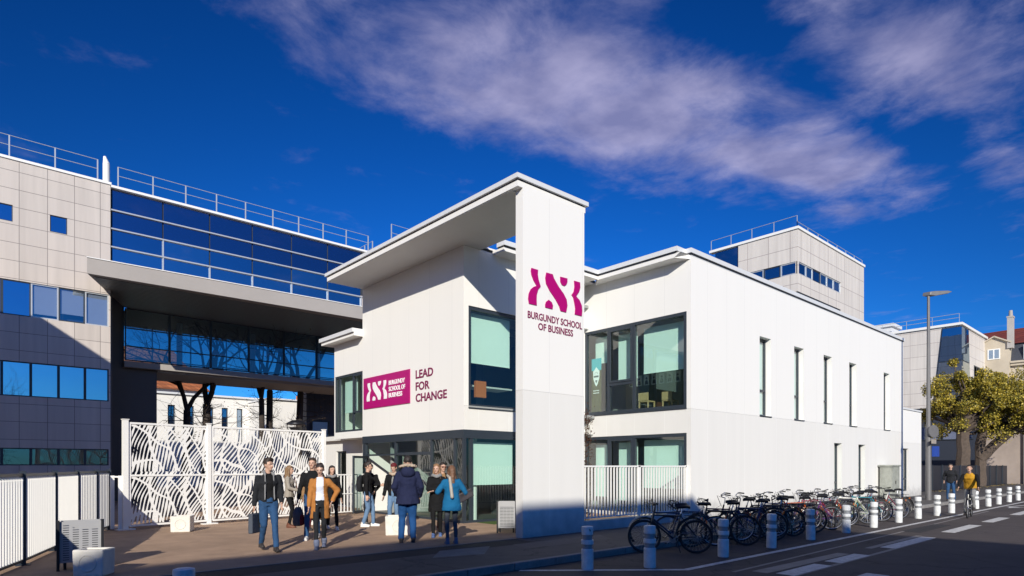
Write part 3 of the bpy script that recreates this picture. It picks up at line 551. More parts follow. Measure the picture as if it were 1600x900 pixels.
# bridge
G_ = thing('bridge_building', 'glazed bridge storey over the courtyard with concrete canopy and blue glass bands', 'building', (10, 31, 6))
YG = YL+.12; n_ = 6; mod = 1.955; xs = [XR+.06+mod*i for i in range(7)]; zr = [9.85, 10.75, 11.5, 12.25, 13.0, 13.62][0:]
zr = [9.55, 10.28, 11.02, 11.80, 12.60, 13.52]
for j in range(5):
    for i in range(6):
        k = MB(); k.box(xs[i]+.03, YG, zr[j]+.025, xs[i+1]-.03, YG+.03, zr[j+1]-.025)
        k.build('window', (M_bgl2 if j >= 3 else M_bglv[(i*2+j*5+i*j) % 3]), G_)
m = MB()
for z in zr[1:-1]: m.box(XR+.02, YG-.09, z-.028, xs[-1]+1.6, YG-.001, z+.028)
for x in xs[1:]: m.box(x-.025, YG-.07, zr[0], x+.025, YG-.002, zr[2 if x != xs[1] else 3])
m.bar((xs[1]+.12, YG-.05, 9.6), (xs[1]+.12, YG-.05, 10.3), .05); m.bar((xs[2]-.12, YG-.05, 9.6), (xs[2]-.12, YG-.05, 10.3), .05)
m.build('mullion', M_alu, G_)
MB().box(XR+.01, YG+.035, 9.3, 16.8, YG+2, 13.6).build('core', M_dline, G_)
MB().box(16.5, YG-.02, 9.3, 18.3, YG+.01, 11.1).build('wall', M_beige, G_)
MB().box(XR+.02, YL-.06, 13.52, 17.0, YL+.6, 13.62).build('coping', M_paint, G_)
rail(G_, (XR+.3, YL+.15, 13.68), (17, YL+.15, 13.68), 9)
# canopy: parapet and soffit
ZS = 9.17; pl = [(3.66, 29.0), (24, 29.0), (24, 36), (5.72, 34.02)]
k = MB(); k.add([(3.66,29.0,ZS),(24,28.45,ZS),(24,36,ZS),(5.75,34.05,ZS),(3.66,29.0,ZS+.62),(24,28.45,ZS+.62),(24,30.9,ZS+.62),(4.3,30.95,ZS+.62)], [(0,1,2,3),(0,4,5,1),(4,7,6,5),(0,3,7,4),(1,5,6,2),(2,6,7,3)])
k.build('canopy', M_conc, G_)
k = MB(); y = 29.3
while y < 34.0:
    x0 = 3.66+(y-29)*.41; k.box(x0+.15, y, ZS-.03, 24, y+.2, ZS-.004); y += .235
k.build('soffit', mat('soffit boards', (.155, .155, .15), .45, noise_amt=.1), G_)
MB().add([(3.64,28.97,ZS+.621),(24,28.42,ZS+.621),(24,28.6,ZS+.621),(3.7,29.15,ZS+.621),(3.64,28.97,ZS+.655),(24,28.42,ZS+.655),(24,28.6,ZS+.655),(3.7,29.15,ZS+.655)], [(0,3,2,1),(4,5,6,7),(0,1,5,4),(1,2,6,5),(2,3,7,6),(3,0,4,7)]).build('coping', M_paint, G_)
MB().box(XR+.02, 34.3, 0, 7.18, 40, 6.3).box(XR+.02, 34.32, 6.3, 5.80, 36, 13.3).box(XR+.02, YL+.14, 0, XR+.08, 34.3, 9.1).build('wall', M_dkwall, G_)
# lower glazed corridor
yc = 34.0; xs2 = [5.78+1.9*i for i in range(8)]
for i in range(7): window(G_, fY(yc), xs2[i], xs2[i+1], 6.66, 9.13, .0, fw=.05, fd=.07, trans=[(7.35, xs2[i]+.05, xs2[i+1]-.05), (8.2, xs2[i]+.05, xs2[i+1]-.05)], glass=M_glass_d)
m = MB().box(5.74, yc-.12, 6.34, 24, 37.9, 6.62).box(7.2, yc+.2, 6.24, 24, 37.5, 6.335); m.build('floor_slab', M_conc, G_)
fB = lambda a, b, d: (a, 37.9-d, b)
for i in range(7):
    k = MB(); fbox(k, fB, xs2[i], xs2[i+1], 6.66, 6.72, 0, .06); fbox(k, fB, xs2[i], xs2[i]+.06, 6.72, 9.1, 0, .06); fbox(k, fB, xs2[i]+.06, xs2[i+1], 7.32, 7.38, 0, .05); w_ = k.build('window', M_frame, G_)
    MB().quad((xs2[i]+.05, 37.86, 6.7), (xs2[i+1], 37.86, 6.7), (xs2[i+1], 37.86, 9.1), (xs2[i]+.05, 37.86, 9.1)).build('pane', M_glass, w_)
k = MB()
for x, y in ((8.5, 35.6), (12.3, 35.8), (16, 35.5)): k.cyl((x, y, 6.6), (x, y, 9.15), .14, n=12)
k.build('column', M_cope, G_)
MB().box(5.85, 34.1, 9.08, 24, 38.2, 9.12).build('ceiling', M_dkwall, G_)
# stair bump at the bridge's right end
T = thing('roof_stair_block', 'small beige stair block with railing rising over the right end of the glazed bridge', 'building', (20, 32, 9))
MB().box(17.0, 30.7, 9.2, 26, 38, 13.35).box(18.4, 30.9, 13.352, 26, 38, 14.3).build('wall', M_beige, T); MB().box(16.9, 30.62, 13.35, 18.38, 31.2, 13.48).box(18.3, 30.82, 14.3, 26, 31.3, 14.42).build('coping', M_paint, T)
rail(T, (18.4, 31.0, 14.42), (24, 31.0, 14.42), 3, h=1.1); rail(T, (17.3, 31.2, 13.48), (17.3, 33, 13.48), 2)
# grey annex under the bridge end
K = thing('grey_annex', 'blue grey annex, shade painted into its boards, under the right end of the bridge beyond the gate', 'building', (16, 36, 0))
mbl = panel_mat('shade darkened slate boards', (.045, .052, .075), (.02, .025, .035), .35, 20, mort=.012)  # shade put into the board colour to keep the annex dark
MB().box(16.6, 38.5, 0, 26, 39.3, 6.9).build('wall', mbl, K); window(K, fY(38.4), 16.9, 18.1, 2.6, 4.6, 0, name='window', glass=M_bgl); window(K, fY(38.4), 18.6, 19.8, 2.6, 4.6, 0, name='window', glass=M_bgl)
# ================================================================== BUILDINGS BEYOND
C1 = thing('courtyard_building', 'white building with narrow dark windows behind the bare trees and the gate', 'building', (14, 54, 0))
M_w3 = mat('white wall far', (.74, .72, .68), .7, noise_amt=.04, noise_scale=.4)
hx = [(12.17, 12.70), (13.55, 14.08), (15.10, 15.55), (16.2, 16.7), (17.4, 17.88)]
m = MB(); wall(m, fY(54.5), 0, 19.95, 0, 7.35, [(a, b, 3.7, 6.5) for a, b in hx], .25); m.box(0, 54.9, 0, 19.9, 60, 7.3); m.build('wall', M_w3, C1)
for a, b in hx: window(C1, fY(54.5), a, b, 3.7, 6.5, .12, fw=.08, glass=M_bgl)
MB().box(0, 54.3, 7.352, 20, 60, 7.5).build('coping', M_cope, C1)
C2 = thing('courtyard_wing', 'brighter white wing to the right of the narrow windowed courtyard building', 'building', (22, 50, 0))
m = MB(); wall(m, fY(50), 18.35, 30, 0, 7.0, [(23.4, 24.3, 2.8, 5.2)], .25); m.box(18.35, 50.4, 0, 30, 58, 6.95); m.build('wall', M_w3, C2)
wall_ = window(C2, fY(50), 23.4, 24.3, 2.8, 5.2, .12, fw=.08, glass=M_bgl); MB().box(18.3, 49.8, 7.002, 30, 58, 7.12).build('coping', M_cope, C2)
m = MB()
for i in range(3): m.cyl((21.2+i*.45, 51, 7.1), (21.2+i*.45, 51, 7.55), .15, .12, n=8)
m.build('chimney_pot', mat('terracotta', (.42, .14, .06), .8), C2)
H1 = thing('tiled_house', 'house with orange red tiled roof glimpsed behind the white courtyard building', 'house', (12, 66, 0))
M_tile = panel_mat('orange roof tiles', (.38, .13, .05), (.16, .06, .03), .5, .35, mort=.03, var=.2)
MB().box(2, 66, 0, 18, 76, 9.0).build('wall', M_w3, H1)
MB().add([(1.5,65.5,9.0),(18.4,65.5,9.0),(18.4,76.5,9.0),(1.5,76.5,9.0),(1.5,71,13.5),(16.4,71,13.5)], [(0,1,5,4),(1,2,5),(2,3,4,5),(0,4,3),(0,3,2,1)]).build('roof', M_tile, H1)
# beige tower block beyond the white building's roof
Tb = thing('tower_block', 'tall beige tower block rising over the white school roof', 'building', (52.6, 22.7, 0))
tx, ty, tz = 52.6, 22.75, 21.65
zs = lambda py, t=52.0: 1.65+(728-py)/964*t
mt = MB()
xl = tx+9.0; ww = (zs(427), zs(407.5)); ww2 = (zs(456.5)-.5, zs(454.5))
wall(mt, fX(tx), ty, ty+5.35, 0, tz, [(ty+.0, ty+4.6, ww[0], ww[1])], .2); wall(mt, fY(ty), tx, tx+15.2, 0, tz, [(tx+.0, tx+9.3, ww[0], ww[1]), (tx, tx+9.3, zs(462), zs(455.0))], .2)
wall(mt, lambda a, b, d: (tx+15.2-d, a, b), ty, ty+8, 0, tz)
mt.build('wall', M_beige2, Tb)
MB().box(tx+.3, ty+.3, 0, tx+15.1, ty+7.8, tz-.02).build('core', M_intd, Tb)
MB().box(tx-.1, ty-.1, tz+.002, tx+15.3, ty+.5, tz+.22).box(tx-.1, ty+.5, tz+.002, tx+.5, ty+8.2, tz+.22).build('coping', M_paint, Tb)
MB().box(tx-.02, ty+5.4, 8, tx+.2, ty+7.6, tz-.15).build('glazing', M_bgl, Tb)
for (a, b, gm) in ((0, 1.75, M_bgl), (1.75, 3.1, M_bgl3), (3.1, 4.7, M_bgl), (4.7, 6.2, M_bgl3), (6.2, 7.7, M_bgl3), (7.7, 9.3, M_bgl3)): window(Tb, fY(ty), tx+a, tx+b, ww[0], ww[1], .05, fw=.1, glass=gm, frame=(M_alu if gm is M_bgl3 or a == 0 else M_frame))
window(Tb, fY(ty), tx, tx+9.3, zs(462), zs(455.0), .05, fw=.1, glass=M_bgl)
for (a, b) in ((.02, 1.5), (1.5, 3.0), (3.0, 4.6)): window(Tb, fX(tx), ty+a, ty+b, ww[0], ww[1], .05, fw=.1, glass=M_bgl, frame=(M_frame if a == 1.5 else M_alu))
rail(Tb, (tx+.1, ty+.1, tz+.22), (tx+15, ty+.1, tz+.22), 7, h=.45, r=.022, rails=(1.0,)); rail(Tb, (tx+.1, ty+.1, tz+.22), (tx+.1, ty+8.1, tz+.22), 4, h=.95, r=.022, rails=(1.0,))
# far beige block with the blue glass corner
Fb = thing('corner_glass_block', 'far beige panelled block with a tapering blue glass corner behind the autumn tree', 'building', (90.8, 19.5, 0))
fx0, fy0, fz = 90.8, 19.6, 18.85
MB().box(fx0+.05, fy0+.05, 0, 103.9, 60, fz).build('wall', M_beige2, Fb)
MB().box(fx0-.15, fy0-.15, fz+.002, 104, fy0+.4, fz+.3).box(fx0-.15, fy0+.4, fz+.002, fx0+.4, 60, fz+.3).build('coping', M_paint, Fb)
def trap(k, z0, z1, wy0, wy1, wx0, wx1, o=.06):
    a = (fx0-o, fy0-o); k.add([(a[0], a[1], z0), (a[0], a[1], z1), (a[0], fy0+wy1, z1), (a[0], fy0+wy0, z0), (fx0+wx0, a[1], z0), (fx0+wx1, a[1], z1)], [(0,1,2,3), (0,4,5,1)])
def wy(z): return 1.9+(18.6-z)*.10
def wx(z): return 3.3+(18.6-z)*.10
for z0, z1, gm in ((14.6, 18.6, M_bgl), (10.8, 14.45, M_bgl3), (7.2, 10.65, M_bgl3), (3.6, 7.05, M_bgl)): 
    k = MB(); trap(k, z0, z1, wy(z0), wy(z1), wx(z0), wx(z1)); k.build('corner_glazing', gm, Fb)
k = MB(); trap(k, 3.5, 18.7, wy(3.5)+.1, wy(18.7)+.1, wx(3.5)+.1, wx(18.7)+.1, o=.03); k.build('corner_frame', M_frame, Fb)
for i in range(4): window(Fb, fY(fy0+.05), 97.2+i*1.4, 98.6+i*1.4, 12.6, 14.6, -.04, fw=.15, glass=M_bgl3, frame=M_frame)
rail(Fb, (fx0, fy0+.2, fz+.3), (fx0, fy0+34, fz+.3), 12, h=1.1, r=.03)
k = MB().box(92, 27.5, fz, 95, 31, fz+1.3).box(91.8, 27.2, fz+1.3, 95.2, 31.3, fz+1.7); k.build('roof_unit', M_cope, Fb)
# old house with red roof
Hh = thing('old_house', 'old cream house with red tiled roof, dormer gable and tall chimney at the right edge', 'house', (104, 10, 0))
M_cream = mat('cream render', (.50, .43, .33), .8, noise_amt=.14, noise_scale=.5); M_redt = panel_mat('dark red tiles', (.20, .045, .025), (.10, .03, .02), .6, .4, mort=.03, var=.2); M_slate = mat('slate mansard', (.045, .05, .065), .6, noise_amt=.2)
MB().box(104, -12, 0, 118, 19.4, 14.9).build('wall', M_cream, Hh)
MB().box(103.6, -12, 14.9, 104.6, 17.0, 15.25).box(103.4, -12, 15.25, 105, 17.0, 15.5).build('cornice', M_cream, Hh)
MB().add([(104.1,-12,15.5),(104.1,17.3,15.5),(104.9,17.3,17.95),(104.9,-12,17.95),(118,-12,15.5),(118,17.3,15.5)], [(0,1,2,3),(1,5,2),(3,2,5,4)]).build('mansard', M_slate, Hh)
MB().add([(104.6,-12,17.96),(104.6,20.2,17.96),(111,-12,21.6),(111,22.5,20.9),(119,-12,18),(119,20.2,18)], [(0,1,3,2),(1,5,3),(2,3,5,4)]).build('roof', M_redt, Hh)
k = MB(); k.prism([(17.05, 12), (19.9, 12), (19.9, 18.2), (18.6, 18.9), (17.05, 18.0)], lambda a, b, d: (103.2+d, a, b), 3); k.build('dormer_gable', M_cream, Hh)
k = MB(); k.bar((103.1, 20.0, 18.15), (103.1, 18.6, 18.95), .4, .16); k.bar((103.1, 18.6, 18.95), (103.1, 16.8, 17.95), .4, .16); k.build('gable_trim', M_cream, Hh)
window(Hh, fX(103.15), 18.0, 19.35, 15.9, 17.3, -.03, fw=.12, fd=.1, mull=[18.68], frame=M_paint, glass=M_bgl)
window(Hh, fX(103.15), 18.0, 19.0, 12.6, 14.0, -.03, fw=.12, fd=.1, mull=[18.5], frame=M_paint, glass=M_bgl)
window(Hh, fX(103.95), 15.0, 16.4, 11.6, 14.4, -.03, fw=.12, fd=.1, frame=M_cream, glass=M_cream)
k = MB().box(103.0, 16.65, 17.2, 104.0, 17.25, 21.2).box(102.95, 16.6, 21.2, 104.05, 17.3, 21.4); k.build('chimney', mat('chimney render', (.42, .39, .36), .8, noise_amt=.1, noise_scale=1), Hh)
k = MB(); k.cyl((103.5, 16.95, 21.4), (103.5, 16.95, 22.2), .24, .2, n=10); k.build('chimney_pot', M_conc, Hh)
window(Hh, fX(104.3), 14.9, 15.7, 15.7, 17.6, -.2, fw=.12, fd=.4, frame=M_paint, glass=M_bgl)
# dark glazed low block and concrete wall behind the tree
Db = thing('dark_glass_building', 'low dark blue glazed building in shade behind the tree trunks', 'building', (78, 17, 0))
MB().box(78, 15.5, 0, 90, 21.5, 7.9).build('wall', mat('dark navy cladding', (.025, .032, .05), .5), Db)
for i in range(4): window(Db, fX(77.95), 15.8+i*1.4, 17.1+i*1.4, 4.4, 5.9, -.05, fw=.08, glass=M_bgl2)
Cw = thing('concrete_wall', 'long stained concrete wall with pilasters behind the dark blue fence', 'wall', (72, 10, 0))
M_cw = mat('stained concrete', (.34, .28, .245), .85, noise_amt=.25, noise_scale=.35)
MB().box(72, -14, 0, 72.4, 13.9, 5.35).build('wall', M_cw, Cw)
for y in (10.6, 5.2, -.5): MB().box(71.75, y-.22, 0, 71.998, y+.22, 5.3).build('pilaster', M_conc, Cw)
MB().box(71.6, -14, 5.352, 72.6, 14.0, 5.8).build('coping', M_frame, Cw)
# dark fence along the pavement
Fn = thing('dark_fence', 'dark blue vertical board fence beyond the annex on the right', 'fence', (48, 11.9, 0))
mfn = panel_mat('dark blue boards', (.011, .014, .024), (.004, .005, .008), .22, 20, mort=.014)
MB().box(40.45, 12.05, 0, 110, 12.1, 1.68).build('boards', mfn, Fn)
x = 41
while x < 110: MB().box(x, 11.98, 0, x+.08, 12.049, 1.72).build('post', M_frame, Fn); x += 2.4
# unseen buildings invented from the shadows they throw; they also show in the glass
M_opp = panel_mat('plastered facade across the street', (.40, .36, .30), (.3, .27, .22), 30, 3.0, mort=.02)
def block(name, label, x0, x1, y0, y1, z, wins=True):
    t = thing(name, label, 'building', ((x0+x1)/2, y1, 0)); MB().box(x0, y0, 0, x1, y1, z).build('wall', M_opp, t)
    if wins:
        k = MB(); zz = 1.0
        while zz < z-2.2:
            x = x0+1.5
            while x < x1-1.5: k.box(x, y1+.001, zz, x+1.2, y1+.02, zz+1.6); x += 3
            zz += 3.1
        k.build('window_row', M_bgl, t)
    return t
block('unseen_street_block', 'unseen flat roofed block across the street, invented from its shadow over the foreground', -70, -2.9, -45, -12, 13.5)
t = thing('unseen_shadow_wing', 'unseen wing out of frame on the left, added to shade the beige office block', 'building', (-9, 18, 0)); MB().box(-14, 12, 0, -4, 23.75, 11.8).build('wall', M_beige, t)  # unseen box shaped to throw the shadow on the office front
# ================================================================== GATE, FENCES, RAILINGS
def field(x, z):
    """solid where > 0; x along the gate, z up"""
    zz = z % 1.36
    w = .13*sin(1.5*x+2.1*zz)+.05*sin(3.9*x-4.1*zz+1)
    w2 = noise.noise(Vector((x*1.3, zz*1.6, 3.3)))*.20
    a = x-(zz*.42)+w*.6+w2*.6
    p = abs(((a/.098) % 1)-.5)*2                 # slanting ribs
    k1 = .40+.55*noise.noise(Vector((x*4.2, zz*2.6, 9)))
    f1 = p-(1-k1)
    b = zz*.62+x*.62+.20*sin(x*2.6+.6)+.22*noise.noise(Vector((x*1.7, zz*1.4, 1)))
    q_ = abs(((b/.46) % 1)-.5)*2; f2 = (q_-.90)*2.2
    c = x*1.0-zz*.16+.20*sin(zz*3.2+x*1.1)+.25*noise.noise(Vector((x*.9, zz*1.2, 5))); r_ = abs(((c/.52) % 1)-.5)*2; f3 = (r_-.88)*2
    return max(f1, f2, f3)
def lattice(name, parent, p, q_, z0, z1, m, cell=.017):
    p, q_ = Vector(p), Vector(q_); Ln = (q_-p).length; d = (q_-p).normalized(); nx = int(Ln/cell); nz = int((z1-z0)/cell); dxx = Ln/nx; dz = (z1-z0)/nz
    F = [[field(i*dxx+p.x*1.0, j*dz) for j in range(nz+1)] for i in range(nx+1)]
    k = MB(); V_ = {}; vs = []; fs = []
    def vid(key, x, z):
        if key not in V_: V_[key] = len(vs); vs.append((p.x+d.x*x, p.y+d.y*x, z0+z))
        return V_[key]
    for i in range(nx):
        for j in range(nz):
            cs = [(i, j), (i+1, j), (i+1, j+1), (i, j+1)]; poly = []
            v = [F[a][b] for a, b in cs]
            if max(v) <= 0: continue
            for t in range(4):
                a, b = cs[t], cs[(t+1) % 4]; fa, fb = v[t], v[(t+1) % 4]
                if fa > 0: poly.append(vid(a, a[0]*dxx, a[1]*dz))
                if (fa > 0) != (fb > 0):
                    s_ = fa/(fa-fb); key = (min(a, b), max(a, b)); poly.append(vid(key, (a[0]+(b[0]-a[0])*s_)*dxx, (a[1]+(b[1]-a[1])*s_)*dz))
            if len(poly) >= 3: fs.append(poly)
    k.v = vs; k.f = [tuple(f) for f in fs]; o = k.build(name, m, parent, fixn=False)
    md = o.modifiers.new('thick', 'SOLIDIFY'); md.thickness = .012; md.offset = 0
    return o
g0, g1, g2 = Vector((3.15, 18.5, 0)), Vector((5.25, 18.82, 0)), Vector((8.95, 19.38, 0))
Gt = thing('lattice_gate', 'tall white gate of two laser cut lattice panels across the courtyard entry', 'gate', g0)
gd = (g2-g0).normalized(); gn = Vector((gd.y, -gd.x, 0))
for a, b in ((g0, g1), (g1, g2)):
    pa = a+gd*.10; pb = b-gd*.06
    lattice('lattice_panel', Gt, (pa.x, pa.y, 0), (pb.x, pb.y, 0), .14, 2.74, M_paint)
    k = MB()
    for z in (.10, 1.40, 2.76): k.bar(pa+Vector((0,0,z)), pb+Vector((0,0,z)), .05, .05)
    for pt in (pa, pb): k.bar(pt+Vector((0,0,.1)), pt+Vector((0,0,2.78)), .05, .05)
    k.build('frame', M_paint, Gt)
for pt, w_ in ((g0, .12), (g1, .10), (g2, .10)):
    MB().obox(pt+Vector((0,0,1.42)), gd, gn, (0,0,1), w_/2, w_/2, 1.42).obox(pt+Vector((0,0,.015)), gd, gn, (0,0,1), .2, .14, .015).obox(pt+Vector((0,0,2.85)), gd, gn, (0,0,1), w_/2+.015, w_/2+.015, .01).build('post', M_paint, Gt)
# louvred fence on the left
fp = [Vector(v) for v in ((-1.3, 7.5, 0), (-.62, 9.35, 0), (.07, 11.22, 0), (.76, 13.08, 0), (1.36, 14.94, 0), (1.95, 16.9, 0), (2.48, 18.15, 0), (2.86, 18.95, 0))]
Lf = thing('louvred_fence', 'white louvred fence with slate posts running along the left side of the courtyard', 'fence', fp[0])
for i, pt in enumerate(fp):
    MB().box(pt.x-.045, pt.y-.045, 0, pt.x+.045, pt.y+.045, 1.56).box(pt.x-.1, pt.y-.1, 0, pt.x+.1, pt.y+.1, .015).build('post', M_frame, Lf)
    if i+1 < len(fp):
        qn = fp[i+1]; dd = (qn-pt); Ln = dd.length; dd.normalize(); n_ = int(Ln/.105)
        k = MB(); sl = Vector((.93, .37, 0)).normalized(); sn = Vector((sl.y, -sl.x, 0))
        sl = Vector((1, 0, 0)); sn = Vector((0, 1, 0))
        for j in range(n_):
            c = pt+dd*(Ln*(j+.5)/n_); k.obox(c+Vector((0,0,.78)), sl, sn, (0,0,1), .027, .004, .68)
        k.build('louvre_panel', M_paint, Lf)
        MB().bar(pt+Vector((0,0,1.5)), qn+Vector((0,0,1.5)), .05, .05).build('rail', M_frame, Lf); MB().bar(pt+Vector((0,0,.075)), qn+Vector((0,0,.075)), .05, .04).build('rail', M_frame, Lf)
def railing(name, label, p, q_, z0, h, step=.125, post=2.0, base=None, m=M_paint, mid=None):
    p, q_ = Vector(p), Vector(q_); t = thing(name, label, 'railing', p); Ln = (q_-p).length; n = int(Ln/step)
    k = MB()
    for i in range(n+1): c = p.lerp(q_, i/n); k.box(c.x-.016, c.y-.016, z0+.06, c.x+.016, c.y+.016, z0+h-.02)
    k.build('bars', m, t)
    MB().bar(p+Vector((0,0,z0+h)), q_+Vector((0,0,z0+h)), .05, .04).build('rail', m, t); MB().bar(p+Vector((0,0,z0+.06)), q_+Vector((0,0,z0+.06)), .04, .03).build('rail', m, t)
    if mid: MB().bar(p+Vector((0,-.02,z0+mid)), q_+Vector((0,-.02,z0+mid)), .03, .03).build('rail', m, t)
    n = max(1, round(Ln/post))
    for i in range(n+1): c = p.lerp(q_, i/n); MB().box(c.x-.045, c.y-.025, z0, c.x+.045, c.y+.025, z0+h+.03).build('post', m, t)
    return t
rl = railing('low_railing', 'white bar railing on a low wall between the blade pillar and the bike parking', (11.70, 10.46, 0), (16.44, 10.46, 0), .26, 1.38, post=2.37)
MB().box(11.665, 10.36, 0, 16.49, 10.56, .25).build('plinth', M_wall2, rl)
railing('courtyard_railing', 'white bar railing between the lattice gate and the glass entrance', (9.1, 19.45, 0), (10.7, 19.7, 0), .02, 1.33, post=1.6, mid=.68)
railing('short_railing', 'short white bar railing between the louvred fence and the gate', (2.9, 18.7, 0), (3.05, 18.55, 0), .02, 1.35, post=1.0)
# ================================================================== STREET FURNITURE
M_bol = mat('bollard white plastic', (.68, .69, .68), .5, noise_amt=.20, noise_scale=9, bump=.15, bump_scale=18); M_band = mat('bollard grey band', (.26, .27, .28), .4, noise_amt=.08)
def bollard(x, y, label, rz=0, sc=1):
    t = thing('bollard', label, 'bollard', (x, y, -.12), rz, 'white bollards along the bike parking')
    MB().lathe([(.102, 0), (.105, .02), (.105, .34), (.095, .345), (.092, .35)], n=12).build('base', M_bol, t, smooth=True, world=False)
    MB().lathe([(.088, .35), (.088, .425)], n=12).build('band', M_band, t, smooth=True, world=False)
    MB().lathe([(.096, .425), (.108, .43), (.108, .50), (.096, .505)], n=12).build('ring', M_bol, t, smooth=True, world=False)
    MB().lathe([(.088, .505), (.088, .59)], n=12).build('band', M_band, t, smooth=True, world=False)
    MB().lathe([(.094, .59), (.100, .595), (.103, .70), (.099, .725), (.07, .735)], n=12).build('cap', M_bol, t, smooth=True, world=False)
    t.scale = (sc, sc, sc); return t
bpos = [(8.03, 7.05), (8.95, 6.42), (11.08, 6.23), (13.07, 6.22), (15.2, 6.27), (17.5, 6.3), (19.6, 6.32), (21.9, 6.35), (24.0, 6.38), (25.9, 6.3), (27.8, 6.3), (31.3, 6.25), (33.6, 6.27), (35.8, 6.3), (38.4, 6.35), (40.6, 6.35)]
ords = ['white bollard with a small dark mark, nearest the blade pillar, first of the row', 'second bollard of the row, in front of the nearest bike\'s front wheel', 'third bollard of the row, in front of the nearest bikes\' rear wheels',
 'fourth bollard of the row, in shade before the parked bikes', 'fifth bollard of the row, in shade before the blue bike', 'sixth bollard of the row, the last one standing in shade', 'seventh bollard of the row, the first one standing in sunlight',
 'eighth bollard of the row, in sun before the last parked bikes', 'ninth bollard of the row, just past the last parked bike', 'tenth bollard of the row, beside the street lamp post', 'eleventh bollard of the row, left of the cyclist below the pedestrian',
 'twelfth bollard of the row, partly hidden behind the cyclist', 'thirteenth bollard of the row, first one right of the cyclist', 'fourteenth bollard of the row, second one right of the cyclist', 'fifteenth bollard of the row, third one right of the cyclist', 'farthest bollard of the row, at the right edge of the photo']
b0 = None
for i, ((x, y), lb) in enumerate(zip(bpos, ords)):
    if b0 is None:
        b0 = bollard(x, y, lb); bb = b0
    else:
        bb = dup(b0); bb.location = (x, y, -.12); bb['label'] = lb
    bb.rotation_euler = (R(random.uniform(-1.2, 1.2)), R(random.uniform(-1.2, 1.2)), random.uniform(0, 3))
    if i == 0: bb.rotation_euler = (0, 0, 0)
k = MB().add([(7.965, 6.98, .535), (8.0, 6.945, .535), (7.985, 6.955, .585)], [(0,1,2)]); k.build('mark', M_dline, b0)
nb = dup(b0); nb.location = (1.62, 6.62, -.03); nb.scale = (1.0, 1.0, .93); nb['label'] = 'top of a bollard cut off by the bottom edge at the left'
for c in list(nb.children):
    if c.name.startswith('mark'): bpy.data.objects.remove(c)
M_cblk = mat('painted concrete', (.66, .63, .57), .8, noise_amt=.16, noise_scale=4, bump=.2, bump_scale=25)
M_soil = mat('soil', (.06, .045, .03), .95, noise_amt=.4, noise_scale=12)
def planter(x, y, rz, w, dp, h, label):
    t = thing('concrete_planter', label, 'planter', (x, y, 0), rz, 'concrete blocks in the courtyard')
    k = MB(); e = .05
    o = [(-w/2, -dp/2), (w/2, -dp/2), (w/2, dp/2), (-w/2, dp/2)]; i_ = [(a*(1-2*e/w), b*(1-2*e/dp)) for a, b in o]
    vs = [(a*.96, b*.96, 0) for a, b in o]+[(a, b, h) for a, b in o]+[(a, b, h) for a, b in i_]+[(a, b, h-.07) for a, b in i_]
    fs = [(0,3,2,1)]
    for j in range(4):
        n = (j+1) % 4; fs += [(j, n, 4+n, 4+j), (4+j, 4+n, 8+n, 8+j), (8+j, 8+n, 12+n, 12+j)]
    k.add(vs, fs); k.build('block', M_cblk, t, world=False, bevel=.02)
    MB().box(-w/2+e, -dp/2+e, h-.075, w/2-e, dp/2-e, h-.03).build('soil', M_soil, t, world=False)
    k = MB(); k.tube([(cos(a)*h*.3, -dp/2+.004, h*.5+sin(a)*h*.3) for a in [2*pi*i/24 for i in range(24)]], .012, 6, closed=True); k.build('round_recess', M_cblk, t, world=False, smooth=True)
    return t
planter(1.50, 11.18, R(-38), .44, .34, .40, 'shaded concrete block with round recess before the perforated bin at bottom left')
planter(4.15, 17.1, R(-28), .46, .42, .40, 'small pale concrete block in front of the lattice gate')
planter(7.84, 12.88, R(-32), .62, .46, .46, 'sunlit concrete block behind the legs of the person in the navy parka')
M_perf = mat('perforated grey steel', (.33, .33, .34), .45, noise_amt=.05)
def bin_(x, y, rz, w, label):
    t = thing('litter_bin', label, 'bin', (x, y, 0), rz, 'perforated steel bins')
    for s_ in (-1, 1): MB().box(s_*w/2-.02, -.04, 0, s_*w/2+.02, .03, .79).build('post', M_blkm, t, world=False)
    for yy, nm in ((0, 'front_panel'), (.30, 'back_panel')):
        k = MB(); hs = []
        for c in range(4 if yy == 0 else 0):
            for r in range(16): cx = -w/2+.10+c*(w-.2)/3; hs.append((cx-.04, cx+.04, .16+r*.036, .172+r*.036))
        wall(k, lambda a, b, d: (a, yy+d*.0, b), -w/2+.02, w/2-.02, .12, .77, hs, .0); k.build(nm, M_perf, t, world=False)
    for s_ in (-1, 1): MB().box(s_*(w/2-.03)-.006, 0.004, .12, s_*(w/2-.03)+.006, .296, .77).build('side_panel', M_perf, t, world=False)
    MB().box(-w/2+.03, .01, .13, w/2-.03, .29, .6).build('liner', M_intd, t, world=False)
    for s_ in (-1, 1): MB().box(s_*w*.36-.02, .1, 0, s_*w*.36+.02, .2, .12).build('foot', M_blkm, t, world=False)
bin_(1.42, 11.92, R(-8), .58, 'perforated grey litter bin with dark posts in front of the louvred fence')
bin_(10.02, 11.42, R(-42), .46, 'perforated grey litter bin beside the blade pillar, half in shade')
